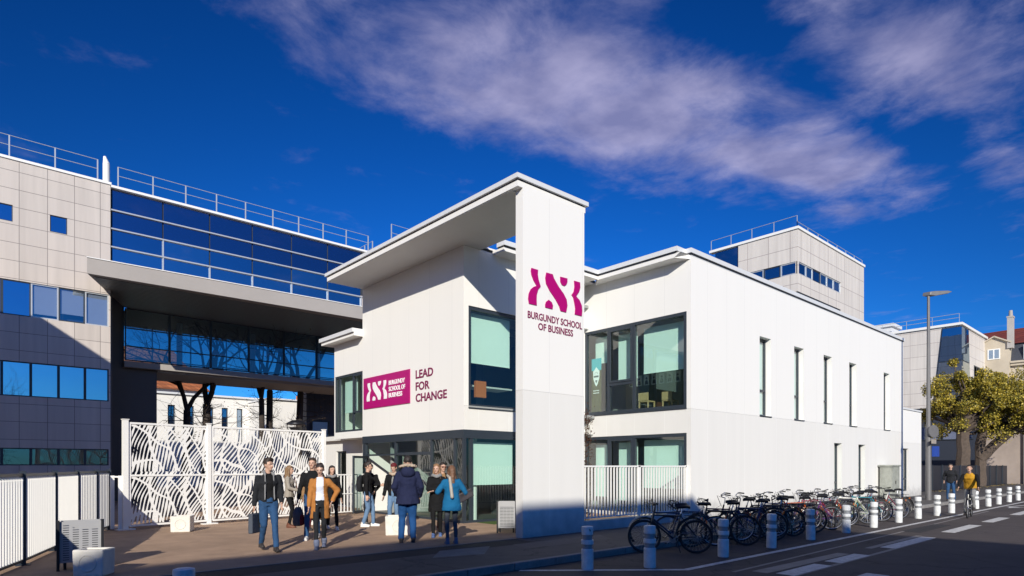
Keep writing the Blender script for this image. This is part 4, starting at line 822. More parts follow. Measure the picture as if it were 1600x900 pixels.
# street lamp
Lp = thing('street_lamp', 'tall grey street lamp with flat head and round sign seen from behind beside the bikes', 'street lamp', (34.9, 8.85, 0))
M_lp = mat('galvanised steel', (.15, .145, .145), .5, metal=.2, noise_amt=.1)
MB().cyl((34.9, 8.85, 0), (34.9, 8.85, 3.6), .135, .11, n=14).cyl((34.9, 8.85, 3.6), (34.9, 8.85, 10.0), .095, .06, n=14).build('pole', M_lp, Lp, smooth=True)
MB().prism([(34.8, 9.88), (35.0, 9.84), (35.45, 9.95), (35.62, 10.05), (35.45, 10.1), (35.0, 10.08), (34.82, 10.05)], lambda a, b, d: (a, 9.0-d-(a-34.9)*.9, b), .34).build('lamp_head', M_lp, Lp, bevel=.03)
MB().cyl((34.88, 8.62, 3.32), (34.90, 8.66, 3.32), .30, n=24).build('round_sign_back', M_lp, Lp); MB().box(34.55, 8.60, 2.72, 35.2, 8.64, 2.92).build('sign_plate', mat('sign back', (.33, .29, .25), .6), Lp)
MB().box(34.95, 8.5, 2.1, 35.3, 8.72, 2.6).build('blue_box', mat('blue plastic', (.01, .05, .30), .5), Lp)
Cl = thing('courtyard_lantern', 'dark cone shaped courtyard lantern showing above the gate', 'lamp', (10.6, 25.6, 0))
MB().cyl((10.6, 25.6, 0), (10.6, 25.6, 2.9), .06, n=10).build('pole', M_blkm, Cl); MB().lathe([(.05, 2.85), (.12, 3.0), (.3, 3.28)], (10.6, 25.6, 0), 18).build('lantern_cone', M_blkm, Cl, smooth=True); k = MB().lathe([(.42, 3.4), (.40, 3.46), (.18, 3.58), (.02, 3.6)], (10.6, 25.6, 0), 20)
k.build('lantern_cap', M_blkm, Cl, smooth=True); MB().tube([(10.2, 25.6, 3.4), (10.25, 25.6, 3.15), (10.45, 25.6, 2.9)], .015, 5).tube([(11.0, 25.6, 3.4), (10.95, 25.6, 3.15), (10.75, 25.6, 2.9)], .015, 5).build('bracket', M_blkm, Cl)
# ================================================================== TREES
M_bark = mat('bark', (.09, .066, .05), .9, noise_amt=.35, noise_scale=6, bump=.6, bump_scale=14); M_barkd = mat('dark bark', (.045, .035, .03), .9, noise_amt=.3, noise_scale=6)
def leaf_mat(name, c1, c2, c3):
    m = bpy.data.materials.new(name); m.use_nodes = True; t = m.node_tree; b = t.nodes['Principled BSDF']; b.inputs['Roughness'].default_value = .55
    g = node(t, 'ShaderNodeNewGeometry'); n = node(t, 'ShaderNodeTexNoise'); n.inputs['Scale'].default_value = .9; n.inputs['Detail'].default_value = 5; n.inputs['Roughness'].default_value = .75; t.links.new(g.outputs['Position'], n.inputs['Vector'])
    a = node(t, 'ShaderNodeMath', operation='MULTIPLY_ADD'); t.links.new(g.outputs['Random Per Island'], a.inputs[0]); a.inputs[1].default_value = .4; t.links.new(n.outputs['Fac'], a.inputs[2])
    r = node(t, 'ShaderNodeValToRGB'); t.links.new(a.outputs[0], r.inputs[0]); e = r.color_ramp.elements; e[0].position = .45; e[0].color = (*c1, 1); e[1].position = .95; e[1].color = (*c3, 1); x = e.new(.68); x.color = (*c2, 1)
    t.links.new(r.outputs[0], b.inputs['Base Color']); b.inputs['Transmission Weight'].default_value = 0
    return m
M_leaf = leaf_mat('autumn leaves', (.075, .080, .010), (.25, .20, .022), (.52, .38, .035))
def crown(name, parent, m, c, rx, ry, rz, n, size, clumps=60, seed=1, squash_low=.0):
    rr = random.Random(seed); cs = []
    for i in range(clumps):
        while True:
            v = Vector((rr.uniform(-1,1), rr.uniform(-1,1), rr.uniform(-1,1)))
            if .35 < v.length < 1 and v.z > -.75: break
        k_ = 1+.18*noise.noise(v*2.5+Vector((seed, 0, 0))); cs.append((Vector((c[0]+v.x*rx*k_, c[1]+v.y*ry*k_, c[2]+v.z*rz*k_)), rr.uniform(.45, 1.0)))
    k = MB()
    for i in range(n):
        cc, cr_ = cs[rr.randrange(clumps)]
        d = Vector((rr.gauss(0,1), rr.gauss(0,1), rr.gauss(0,.75))); d = d.normalized()*cr_*(rr.random()**.4)*rx*.25
        p = cc+d; a = Vector((rr.gauss(0,1), rr.gauss(0,1), rr.gauss(0,1))).normalized(); b = a.cross(Vector((rr.gauss(0,1), rr.gauss(0,1), rr.gauss(0,1)))).normalized(); s_ = size*rr.uniform(.6, 1.4)
        k.v += [tuple(p-a*s_), tuple(p+b*s_*.6), tuple(p+a*s_), tuple(p-b*s_*.6)]; j = len(k.v)-4; k.f.append((j, j+1, j+2, j+3))
    o = k.build(name, m, parent, fixn=False); return cs
def limb(k, p, q_, r0, r1, rr, seg=6, wob=.12):
    p, q_ = Vector(p), Vector(q_); L_ = (q_-p).length; pts = []; rs = []
    for i in range(seg+1):
        t_ = i/seg; o = Vector((rr.uniform(-1,1), rr.uniform(-1,1), rr.uniform(-.4,.4)))*wob*L_*.3*(1 if 0 < i < seg else 0); pts.append(p.lerp(q_, t_)+o); rs.append(r0+(r1-r0)*t_)
    k.tube(pts, rs, 8); return pts
Ta = thing('autumn_tree', 'broad yellow green autumn tree behind the street lamp', 'tree', (60.5, 12.9, 0))
rr = random.Random(4); k = MB()
limb(k, (60.6, 12.95, 0), (60.5, 12.95, 4.4), .56, .42, rr, wob=.05); k.build('trunk', M_bark, Ta, smooth=True)
k = MB()
cs = crown('crown', Ta, M_leaf, (61.6, 12.7, 6.9), 3.2, 3.4, 3.1, 36000, .075, 95, 3)
for c_, s_ in cs[::3]: limb(k, (60.5, 12.95, 4.0+rr.random()*1.0), c_, .16, .03, rr, 5, .25)
k.build('limb', M_bark, Ta, smooth=True)
Tb2 = thing('forked_tree', 'second autumn tree with thick forked trunk at the right edge', 'tree', (62, 12, 0))
k = MB(); limb(k, (62.0, 12.15, 0), (62.0, 12.1, 3.6), .44, .34, rr, wob=.05); k.build('trunk', M_bark, Tb2, smooth=True)
k = MB(); k.tube([(62.0, 12.1, 2.2), (62.3, 11.2, 3.4), (62.6, 10.1, 4.5), (63.0, 8.8, 5.0), (63.4, 7.2, 5.9)], [.40, .37, .31, .26, .18], 10); k.tube([(62.0, 12.1, 3.4), (62.0, 11.9, 4.6), (62.3, 11.5, 6.0)], [.38, .30, .2], 9)
cs = crown('crown', Tb2, M_leaf, (63.4, 9.9, 6.3), 3.8, 4.2, 2.7, 32000, .075, 90, 8)
for c_, s_ in cs[::3]: limb(k, (62.5+rr.random(), 11.2-rr.random()*2.6, 4.2+rr.random()), c_, .13, .03, rr, 5, .25)
k.build('limb', M_bark, Tb2, smooth=True)
def branch(k, p, d, L_, r, depth, rr, tips=None):
    n = 4; pts = [p]; rs = [r]; dd = d.copy()
    for i in range(n):
        dd = (dd+Vector((rr.gauss(0,.13), rr.gauss(0,.13), rr.gauss(0,.08)+.02))).normalized(); pts.append(pts[-1]+dd*L_/n); rs.append(r*(1-.42*(i+1)/n))
    k.tube(pts, rs, 5 if depth < 3 else 3)
    if tips is not None and depth >= 3: tips.append(pts[-1])
    if depth >= 5 or r < .006: return
    for i in range(3 if depth < 4 else 2):
        t_ = rr.choice((2, 3, 4)); a = dd.orthogonal().normalized(); a = Matrix.Rotation(rr.uniform(0, 6.28), 3, dd) @ a
        branch(k, pts[t_], (dd*.8+a*rr.uniform(.5, .95)).normalized(), L_*rr.uniform(.6, .82), rs[t_]*.66, depth+1, rr, tips)
M_dryleaf = mat('dry leaves', (.16, .10, .04), .8, noise_amt=.4)
def bare(x, y, h, r, fork, label, seed, rz=0):
    t = thing('bare_tree', label, 'tree', (x, y, 0), group='bare trees beyond the gate' if y > 0 else 'unseen bare trees added for reflections'); rr = random.Random(seed); k = MB(); p = Vector((x, y, 0))
    tp = [p, p+Vector((rr.uniform(-.1,.1), 0, fork*.5)), p+Vector((rr.uniform(-.15,.15), 0, fork))]; k.tube(tp, [r*1.15, r, r*.9], 9); k.build('trunk', M_barkd, t, smooth=True)
    k = MB(); tips = []
    for a in range(3):
        an = a*2.1+seed+rz; branch(k, tp[-1], Vector((cos(an)*.42, sin(an)*.42, 1)).normalized(), h*.34, r*.66, 0, rr, tips)
    for j in range(14):
        an = rr.uniform(0, 6.28); branch(k, p+Vector((0, 0, rr.uniform(.45, 1.0)*fork)), Vector((cos(an), sin(an), rr.uniform(-.1, .5))).normalized(), rr.uniform(.7, 1.3), r*.13, 3, rr, tips)
    k.build('branches', M_barkd, t)
    k = MB()
    for q_ in tips:
        if rr.random() < .15:
            s_ = .03; k.quad(q_+Vector((-s_,0,0)), q_+Vector((0,s_,-s_)), q_+Vector((s_,0,-.02)), q_+Vector((0,-s_,s_)))
    k.build('leaves', M_dryleaf, t, fixn=False)
bare(9.07, 37.0, 9, .19, 4.7, 'bare dark tree behind the gate, leftmost, seen under the bridge', 2)
bare(10.2, 37.2, 9.5, .23, 5.1, 'thickest bare dark tree behind the gate, second from the left', 5)
bare(13.25, 37.0, 9, .17, 5.6, 'slender bare dark tree behind the gate left of the lantern', 9)
bare(13.9, 37.6, 9, .20, 6.2, 'bare dark tree behind the gate just left of the lantern, behind the slender one', 11)
bare(15.6, 37.2, 9, .21, 6.2, 'bare dark tree behind the gate, rightmost, beside the grey annex', 14)
bare(-6, -7.5, 9, .2, 3.0, 'unseen bare tree behind the camera on the left, added for window reflections', 21)  # this tree and the next are unseen, added to be reflected in windows
bare(2, -8, 9, .2, 3.0, 'unseen bare tree straight behind the camera, added for window reflections', 22)
# dry climber beside the railing
Cp = thing('dry_shrub', 'thin dry reddish shrub growing between the pillar and the lower window', 'plant', (12.1, 10.85, 0)); rr = random.Random(3); k = MB(); kl = MB()
for j in range(9):
    x = 12.1+rr.uniform(-.12, .25); pts = [Vector((x, 10.85, .0))]
    for i in range(7): pts.append(pts[-1]+Vector((rr.gauss(0, .05), rr.gauss(0, .04), rr.uniform(.3, .5))))
    k.tube(pts, .008, 4)
    for q_ in pts[1:]:
        for z in range(16):
            o = q_+Vector((rr.gauss(0, .09), rr.gauss(0, .07), rr.uniform(-.25, .25))); s_ = rr.uniform(.012, .028); kl.quad(o+Vector((-s_,0,0)), o+Vector((0,s_,-s_)), o+Vector((s_,0,0)), o+Vector((0,-s_,s_)))
k.build('stems', M_barkd, Cp); kl.build('leaves', mat('rusty leaves', (.17, .065, .03), .8, noise_amt=.5, noise_scale=20), Cp, fixn=False)
# ================================================================== BICYCLES
M_tyre = mat('tyre', (.014, .014, .015), .7); M_rim = mat('rim', (.42, .42, .43), .3, metal=.8); M_rimb = mat('dark rim', (.03, .03, .03), .4)
M_refl = mat('orange reflector', (.6, .14, .01), .4)
def bike_colors(name, c, metal=0): return mat('bike paint '+name, c, .32, metal=metal)
def make_bike(paint, style='diamond', rim=None, guards=True, rack=True, bar='flat', light=False):
    t = thing('bicycle', 'x', 'bicycle', (0, 0, 0)); rim = rim or M_rim; r = .335; F_, B_ = Vector((0, .53, r)), Vector((0, -.50, r))
    for c in (F_, B_):
        w_ = MB().tube([(0, c.y+cos(a)*r*.955, c.z+sin(a)*r*.955) for a in [2*pi*i/36 for i in range(36)]], .019, 8, closed=True).build('wheel', M_tyre, t, smooth=True, world=False)
        k = MB().tube([(0, c.y+cos(a)*r*.885, c.z+sin(a)*r*.885) for a in [2*pi*i/36 for i in range(36)]], .0105, 6, closed=True); k.build('rim', rim, w_, smooth=True, world=False)
        k = MB()
        for i in range(24):
            a = 2*pi*i/24; k.cyl((.022*(-1)**i, c.y+cos(a+.25)*.02, c.z+sin(a+.25)*.02), (0, c.y+cos(a)*r*.88, c.z+sin(a)*r*.88), .0022, n=3, caps=False)
        k.cyl((-.045, c.y, c.z), (.045, c.y, c.z), .02, n=10); k.cyl((-.065, c.y, c.z), (.065, c.y, c.z), .008, n=6); k.build('spokes', M_chrome, w_, world=False)
    bb = Vector((0, -.06, .29)); st = Vector((0, -.21, .80)); hd0, hd1 = Vector((0, .375, .63)), Vector((0, .335, .80))
    k = MB(); tr = .0165
    k.cyl(bb, st, tr, n=8); k.cyl(hd0, hd1, .02, n=8); k.cyl(hd0+Vector((0,0,.02)), bb, .02, n=8)
    if style == 'diamond': k.cyl(hd1-Vector((0,0,.03)), st-Vector((0,.01,.05)), tr, n=8)
    elif style == 'mixte': k.tube([hd1-Vector((0,0,.04)), Vector((0, .1, .55)), bb.lerp(st, .45)], tr, 8)
    else: k.tube([hd0+Vector((0,0,.05)), Vector((0, .15, .42)), bb+Vector((0, .0, .12))], .024, 8)
    for s_ in (-1, 1):
        k.cyl(bb+Vector((.025*s_, 0, 0)), B_+Vector((.055*s_, 0, 0)), .009, n=6); k.cyl(st-Vector((0,0,.06))+Vector((.02*s_, 0, 0)), B_+Vector((.055*s_, 0, 0)), .008, n=6)
    k.build('frame', paint, t, smooth=True, world=False)
    k = MB()
    for s_ in (-1, 1): k.tube([hd0+Vector((.028*s_, .005, -.0)), Vector((.045*s_, .43, .5)), F_+Vector((.05*s_, 0, 0))], [.013, .012, .008], 6)
    k.cyl(hd0+Vector((-.04, 0, 0)), hd0+Vector((.04, 0, 0)), .016, n=6); k.build('fork', paint if style != 'diamond' else M_blkm, t, smooth=True, world=False)
    k = MB(); top = hd1+Vector((0, -.03, .17)); k.cyl(hd1, top, .013, n=6); ext = top+Vector((0, .07, .015)); k.cyl(top, ext, .013, n=6)
    if bar == 'flat': pts = [ext+Vector((s_*.29, -.05, .02)) for s_ in (-1,)]+[ext+Vector((-.1, 0, 0)), ext+Vector((.1, 0, 0)), ext+Vector((.29, -.05, .02))]
    elif bar == 'drop': pts = [ext+Vector(v) for v in ((-.21, .02, -.13), (-.21, .1, -.09), (-.21, .1, -.01), (-.2, .02, .0), (0, 0, 0), (.2, .02, .0), (.21, .1, -.01), (.21, .1, -.09), (.21, .02, -.13))]
    else: pts = [ext+Vector(v) for v in ((-.28, -.2, .07), (-.26, -.05, .09), (-.1, .03, .05), (0, 0, 0), (.1, .03, .05), (.26, -.05, .09), (.28, -.2, .07))]
    hb = k.tube(pts, .0115, 7).build('handlebar', M_blkm if bar != 'city' else M_chrome, t, smooth=True, world=False)
    e0, e1 = Vector(pts[0]), Vector(pts[1])
    for s_ in (-1, 1):
        k = MB(); p_ = Vector((s_*abs(e0.x), e0.y, e0.z)); d_ = Vector((s_*abs(e1.x), e1.y, e1.z))-p_; d_ = d_.normalized()*.12; k.cyl(p_, p_+d_, .0165, n=8)
        k.tube([p_+d_+Vector((0, .02, -.005)), p_+d_*.7+Vector((s_*.01, .055, -.02)), p_+Vector((s_*.01, .06, -.04))], .006, 4)
        k.build('grip', M_blk, hb, world=False)
    k = MB().tube([pts[len(pts)//2]+Vector((.1, .02, 0)), ext+Vector((.09, .13, .05)), hd1+Vector((.03, .08, -.02)), F_+Vector((.02, .02, .36))], .004, 4).tube([ext+Vector((-.1, .02, 0)), ext+Vector((-.08, .12, .03)), hd1+Vector((-.02, .05, -.06))], .004, 4); k.build('brake_cable', M_blk, t, world=False)
    k = MB(); sp = st+(st-bb).normalized()*.14; k.cyl(st, sp, .0125, n=8); k.build('seat_post', M_chrome, t, smooth=True, world=False)
    k = MB(); prof = [(-.13, .075, 0), (-.10, .085, .015), (-.02, .06, .012), (.06, .028, .01), (.14, .018, .0)]
    vs = []; 
    for y_, w_, z_ in prof: vs += [(-w_, sp.y+y_, sp.z+z_), (0, sp.y+y_, sp.z+z_+.03), (w_, sp.y+y_, sp.z+z_), (w_*.6, sp.y+y_, sp.z+z_-.04), (-w_*.6, sp.y+y_, sp.z+z_-.04)]
    fs = [(i*5+j, i*5+(j+1) % 5, (i+1)*5+(j+1) % 5, (i+1)*5+j) for i in range(4) for j in range(5)]+[(0,1,2,3,4), (24,23,22,21,20)]
    k.add(vs, fs).build('saddle', M_blk, t, smooth=True, world=False)
    k = MB().cyl(bb+Vector((.035, 0, 0)), bb+Vector((.042, 0, 0)), .09, n=20); k.cyl(bb+Vector((-.06, 0, 0)), bb+Vector((.06, 0, 0)), .02, n=8)
    for s_ in (-1, 1): k.bar(bb+Vector((.06*s_, 0, 0)), bb+Vector((.065*s_, .13*s_, -.10*s_)), .018)
    cs_ = k.build('crankset', M_chrome, t, world=False)
    for s_ in (-1, 1): q_ = bb+Vector((.115*s_, .13*s_, -.10*s_)); MB().box(q_.x-.045, q_.y-.035, q_.z-.01, q_.x+.045, q_.y+.035, q_.z+.01).build('pedal', M_blk, cs_, world=False)
    k = MB()
    for dz_ in (.088, -.088): k.cyl(bb+Vector((.039, 0, dz_)), B_+Vector((.039, 0, dz_*.42)), .004, n=4)
    k.build('chain', M_blkm, t, world=False); MB().cyl(B_+Vector((.03, 0, 0)), B_+Vector((.045, 0, 0)), .045, n=16).build('sprocket', M_chrome, t, world=False)
    if guards:
        for c, a0, a1 in ((F_, 20, 170), (B_, 30, 200)):
            if c is B_: a0, a1 = 20, 190
            pts_ = [(c.y+cos(R(a0+(a1-a0)*i/14))*(r+.03), c.z+sin(R(a0+(a1-a0)*i/14))*(r+.03)) for i in range(15)]
            k = MB(); vs = [(sx*.024, y_, z_) for y_, z_ in pts_ for sx in (-1, 1)]; k.add(vs, [(2*i, 2*i+1, 2*i+3, 2*i+2) for i in range(14)]); k.build('mudguard', M_blkm, t, world=False)
    if rack:
        k = MB(); z_ = .76
        for s_ in (-1, 1): k.cyl((.05*s_, -.28, z_), (.05*s_, -.66, z_), .006, n=5); k.cyl((.055*s_, -.52, z_), (.06*s_, -.5, r), .005, n=5)
        for y_ in (-.3, -.42, -.54, -.66): k.cyl((-.05, y_, z_), (.05, y_, z_), .005, n=5)
        k.build('luggage_rack', M_blkm, t, world=False)
    MB().box(-.03, -.72, .60, .03, -.705, .66).build('reflector', M_refl, t, world=False)
    MB().bar((-.03, -.1, .3), (-.16, -.16, .02), .014).build('kickstand', M_blkm, t, world=False)
    return t
P_black = bike_colors('black', (.014, .014, .017)); P_blue = bike_colors('blue', (.02, .06, .22)); P_dkb = bike_colors('navy', (.018, .03, .08)); P_red = bike_colors('red', (.24, .015, .015)); P_wht = bike_colors('white', (.65, .64, .6)); P_pur = bike_colors('purple', (.09, .02, .16))
P_org = bike_colors('orange', (.4, .08, .015)); P_grn = bike_colors('green', (.33, .38, .24)); P_mag = bike_colors('maroon', (.16, .015, .04)); P_teal = bike_colors('teal', (.02, .22, .26)); P_sil = bike_colors('silver', (.4, .4, .42), .6); P_pink = bike_colors('pink', (.28, .02, .06))
protoA = make_bike(P_black, 'diamond', M_rimb, True, True, 'flat'); protoB = make_bike(P_blue, 'diamond', M_rim, False, False, 'drop'); protoC = make_bike(P_red, 'step', M_rim, True, True, 'city'); protoD = make_bike(P_wht, 'mixte', M_rim, True, True, 'city')
used = {}
def recolor(root, paint):
    for c in [root]+list(root.children_recursive):
        if c.type == 'MESH' and c.name.split('.')[0] in ('frame', 'fork'):
            if c.name.startswith('fork') and c.data.materials[0] == M_blkm: continue
            c.material_slots[0].link = 'OBJECT'; c.material_slots[0].material = paint
def put_bike(proto, paint, x, y, ang, label, lean=0, z=-.12):
    if proto.name not in used: b = proto; used[proto.name] = 1
    else: b = dup(proto)
    recolor(b, paint); b.location = (x, y, z); b.rotation_euler = (0, R(lean), R(ang)); b['label'] = label; b['category'] = 'bicycle'; b['group'] = 'bicycles parked along the white wall'; return b
bikes = [(protoA, P_black, 10.75, 7.12, 43, 'black city bike with luggage rack, nearest and farthest left of the row', 2),
 (protoB, P_dkb, 12.1, 7.55, 40, 'navy drop bar racing bike standing just behind the nearest black bike', -3),
 (protoA, P_black, 12.75, 7.2, 34, 'black bike behind the third bollard with its rear wheel toward the road', 4),
 (protoB, P_mag, 13.35, 7.5, 47, 'dark maroon drop bar bike right of the third bollard', -2),
 (protoA, P_dkb, 14.0, 7.2, 44, 'navy flat bar bike with luggage rack left of the fourth bollard', 3),
 (protoC, P_blue, 14.7, 7.45, 36, 'blue step through bike behind the fourth bollard', -4),
 (protoA, P_black, 15.2, 7.15, 45, 'black bike right of the fourth bollard with mudguards', 2),
 (protoD, P_dkb, 15.85, 7.4, 50, 'dark mixte frame bike just left of the fifth bollard', 5),
 (protoA, P_black, 16.45, 7.2, 38, 'black bike behind the fifth bollard', -3),
 (protoB, P_org, 17.0, 7.55, 222, 'orange racing bike facing the road between the fifth and sixth bollards', 3),
 (protoC, P_pur, 17.6, 7.25, 42, 'purple step through bike between the fifth and sixth bollards', -3),
 (protoA, P_pink, 18.25, 7.4, 46, 'pink framed bike left of the sixth bollard', 2),
 (protoD, P_red, 18.9, 7.25, 40, 'red mixte frame bike behind the sixth bollard', -4),
 (protoB, P_sil, 19.5, 7.5, 44, 'silver racing bike right of the sixth bollard', 3),
 (protoD, P_grn, 20.2, 7.2, 48, 'pale green mixte bike in the sun between the sixth and seventh bollards', 4),
 (protoA, P_wht, 20.85, 7.4, 39, 'white framed bike in the sun left of the seventh bollard', -3),
 (protoB, P_teal, 21.5, 7.2, 43, 'teal racing bike in the sun right of the seventh bollard', 2),
 (protoC, P_blue, 22.2, 7.45, 45, 'blue step through bike in the sun behind the seventh and eighth bollards', -2),
 (protoD, P_mag, 22.9, 7.2, 41, 'maroon mixte bike in the sun left of the eighth bollard', 3),
 (protoC, P_wht, 23.6, 7.4, 46, 'white step through bike in the sun behind the eighth bollard', -3),
 (protoA, P_black, 24.5, 7.25, 60, 'black bike standing last and farthest right of the parked row', 3)]
bikes += [(protoA, P_dkb, 11.55, 7.75, 47, 'navy flat bar bike partly hidden behind the nearest black bike', -5),
 (protoC, P_black, 14.35, 7.7, 30, 'black step through bike parked deep in the row behind the fourth bollard', 5),
 (protoB, P_black, 15.5, 7.75, 224, 'black racing bike facing the road just before the fifth bollard', 4),
 (protoA, P_blue, 16.7, 7.8, 40, 'blue flat bar bike parked deep in the row behind the fifth bollard', -6),
 (protoD, P_black, 17.9, 7.75, 36, 'black mixte bike parked deep in the row before the sixth bollard', 5),
 (protoB, P_red, 19.2, 7.8, 220, 'red racing bike facing the road behind the sixth bollard', -5),
 (protoA, P_dkb, 20.5, 7.7, 38, 'navy flat bar bike deep in the sunlit row before the seventh bollard', 5),
 (protoB, P_black, 21.9, 7.75, 49, 'black racing bike deep in the sunlit row near the seventh bollard', -4),
 (protoC, P_black, 23.2, 7.75, 35, 'black step through bike deep in the sunlit row before the eighth bollard', 4)]
for bi, (pr, pt, x, y, a, lb, ln) in enumerate(bikes):
    b = put_bike(pr, pt, x+random.uniform(-.08, .08), y+random.uniform(-.08, .08), a+(0 if bi == 0 else random.uniform(-9, 9)), lb, ln*1.5)
    if bi % 3 == 1: MB().tube([(.03+.07*cos(t_), -.2+.03*sin(t_*2), .55+.10*sin(t_)) for t_ in [2*pi*j/14 for j in range(14)]], .010, 6, closed=True).build('lock', (P_red, P_teal, M_blk)[bi % 2], b, world=False, smooth=True)
M_rk = M_blkm; ro = None
for i, x in enumerate((12.9, 14.3, 15.7, 17.1, 18.5, 19.9, 21.3, 22.7)):
    nm = ['first', 'second', 'third', 'fourth', 'fifth', 'sixth', 'seventh', 'eighth'][i]
    if ro is None: ro = MB().tube([(0, -.35, 0), (0, -.35, .65), (0, -.28, .74), (0, .28, .74), (0, .35, .65), (0, .35, 0)], .024, 8).build('bike_rack', M_rk, None, smooth=True); o = ro
    else: o = ro.copy(); COL.objects.link(o)
    o.location = (x, 7.3, -.12); o.rotation_euler = (0, 0, R(42)); tag(o, 'dark tubular hoop rack among the parked bikes, %s counted from the pillar side' % nm, 'bike rack', 'hoop racks among the bikes')
# ================================================================== PEOPLE
SKIN = mat('skin', (.52, .32, .23), .5, noise_amt=.04, noise_scale=9); SKIN2 = mat('skin brown', (.26, .14, .09), .5)
M_eye = mat('eye', (.03, .02, .02), .3); M_lip = mat('lips', (.36, .12, .10), .5)
def cloth(name, c, rough=.85, amt=.12): return mat('cloth '+name, c, rough, spec=.2, noise_amt=amt, noise_scale=7, bump=.35, bump_scale=16)
def ikm(a, b, l1, l2, pole):
    a, b, pole = Vector(a), Vector(b), Vector(pole); d = b-a; L_ = min(d.length, (l1+l2)*.999); d.normalize(); b2 = a+d*L_
    x = (l1*l1-l2*l2+L_*L_)/(2*L_); h = math.sqrt(max(0, l1*l1-x*x)); p = (pole-d*pole.dot(d)).normalized(); return a+d*x+p*h, b2
class Blob:
    def __init__(s): s.m = MB()
    def cap(s, p, q_, r0, r1, n=12):
        s.m.cyl(p, q_, r0, r1, n=n); s.m.sphere(p, r0, n=n, m=8); s.m.sphere(q_, r1, n=n, m=8); return s
    def loft(s, secs, n=18):
        vs = []
        for (x, y, z, rx, ry) in secs:
            for k in range(n): t = 2*pi*k/n; vs.append((x+rx*cos(t), y+ry*sin(t), z))
        m = len(secs); fs = [(i*n+k, i*n+(k+1) % n, (i+1)*n+(k+1) % n, (i+1)*n+k) for i in range(m-1) for k in range(n)]+[tuple(range(n))[::-1], tuple((m-1)*n+k for k in range(n))]
        s.m.add(vs, fs); return s
    def sph(s, c, rx, ry=None, rz=None): s.m.sphere(c, rx, ry, rz, 14, 10); return s
    def mesh(s, name, m, parent, vox=.016, fold=0, cut=None, smooth=4, extra=None, fs=9):
        me = bpy.data.meshes.new('tmp'); me.from_pydata(s.m.v, [], s.m.f)
        b = bmesh.new(); b.from_mesh(me); bmesh.ops.recalc_face_normals(b, faces=b.faces); b.to_mesh(me); b.free()
        o = bpy.data.objects.new('tmp', me); COL.objects.link(o); r = o.modifiers.new('r', 'REMESH'); r.mode = 'VOXEL'; r.voxel_size = vox
        sm = o.modifiers.new('s', 'SMOOTH'); sm.iterations = smooth; sm.factor = .5
        dg = bpy.context.evaluated_depsgraph_get(); dg.update(); me2 = bpy.data.meshes.new_from_object(o.evaluated_get(dg)); bpy.data.objects.remove(o)
        b = bmesh.new(); b.from_mesh(me2)
        if fold:
            b.normal_update()
            for v in b.verts:
                n = noise.noise(Vector((v.co.x*fs, v.co.y*fs, v.co.z*fs*.75)))+.5*noise.noise(v.co*fs*2.3); v.co += v.normal*n*fold
        if cut:
            dl = [v for v in b.verts if cut(v.co)]; bmesh.ops.delete(b, geom=dl, context='VERTS')
        if extra is not None:
            e = bpy.data.meshes.new('e'); e.from_pydata(extra.v, [], extra.f); b.from_mesh(e)
        b.to_mesh(me2); b.free(); me2.name = name; me2.materials.clear(); me2.materials.append(m)
        for p in me2.polygons: p.use_smooth = True
        o = bpy.data.objects.new(name, me2); COL.objects.link(o); o.parent = parent; return o
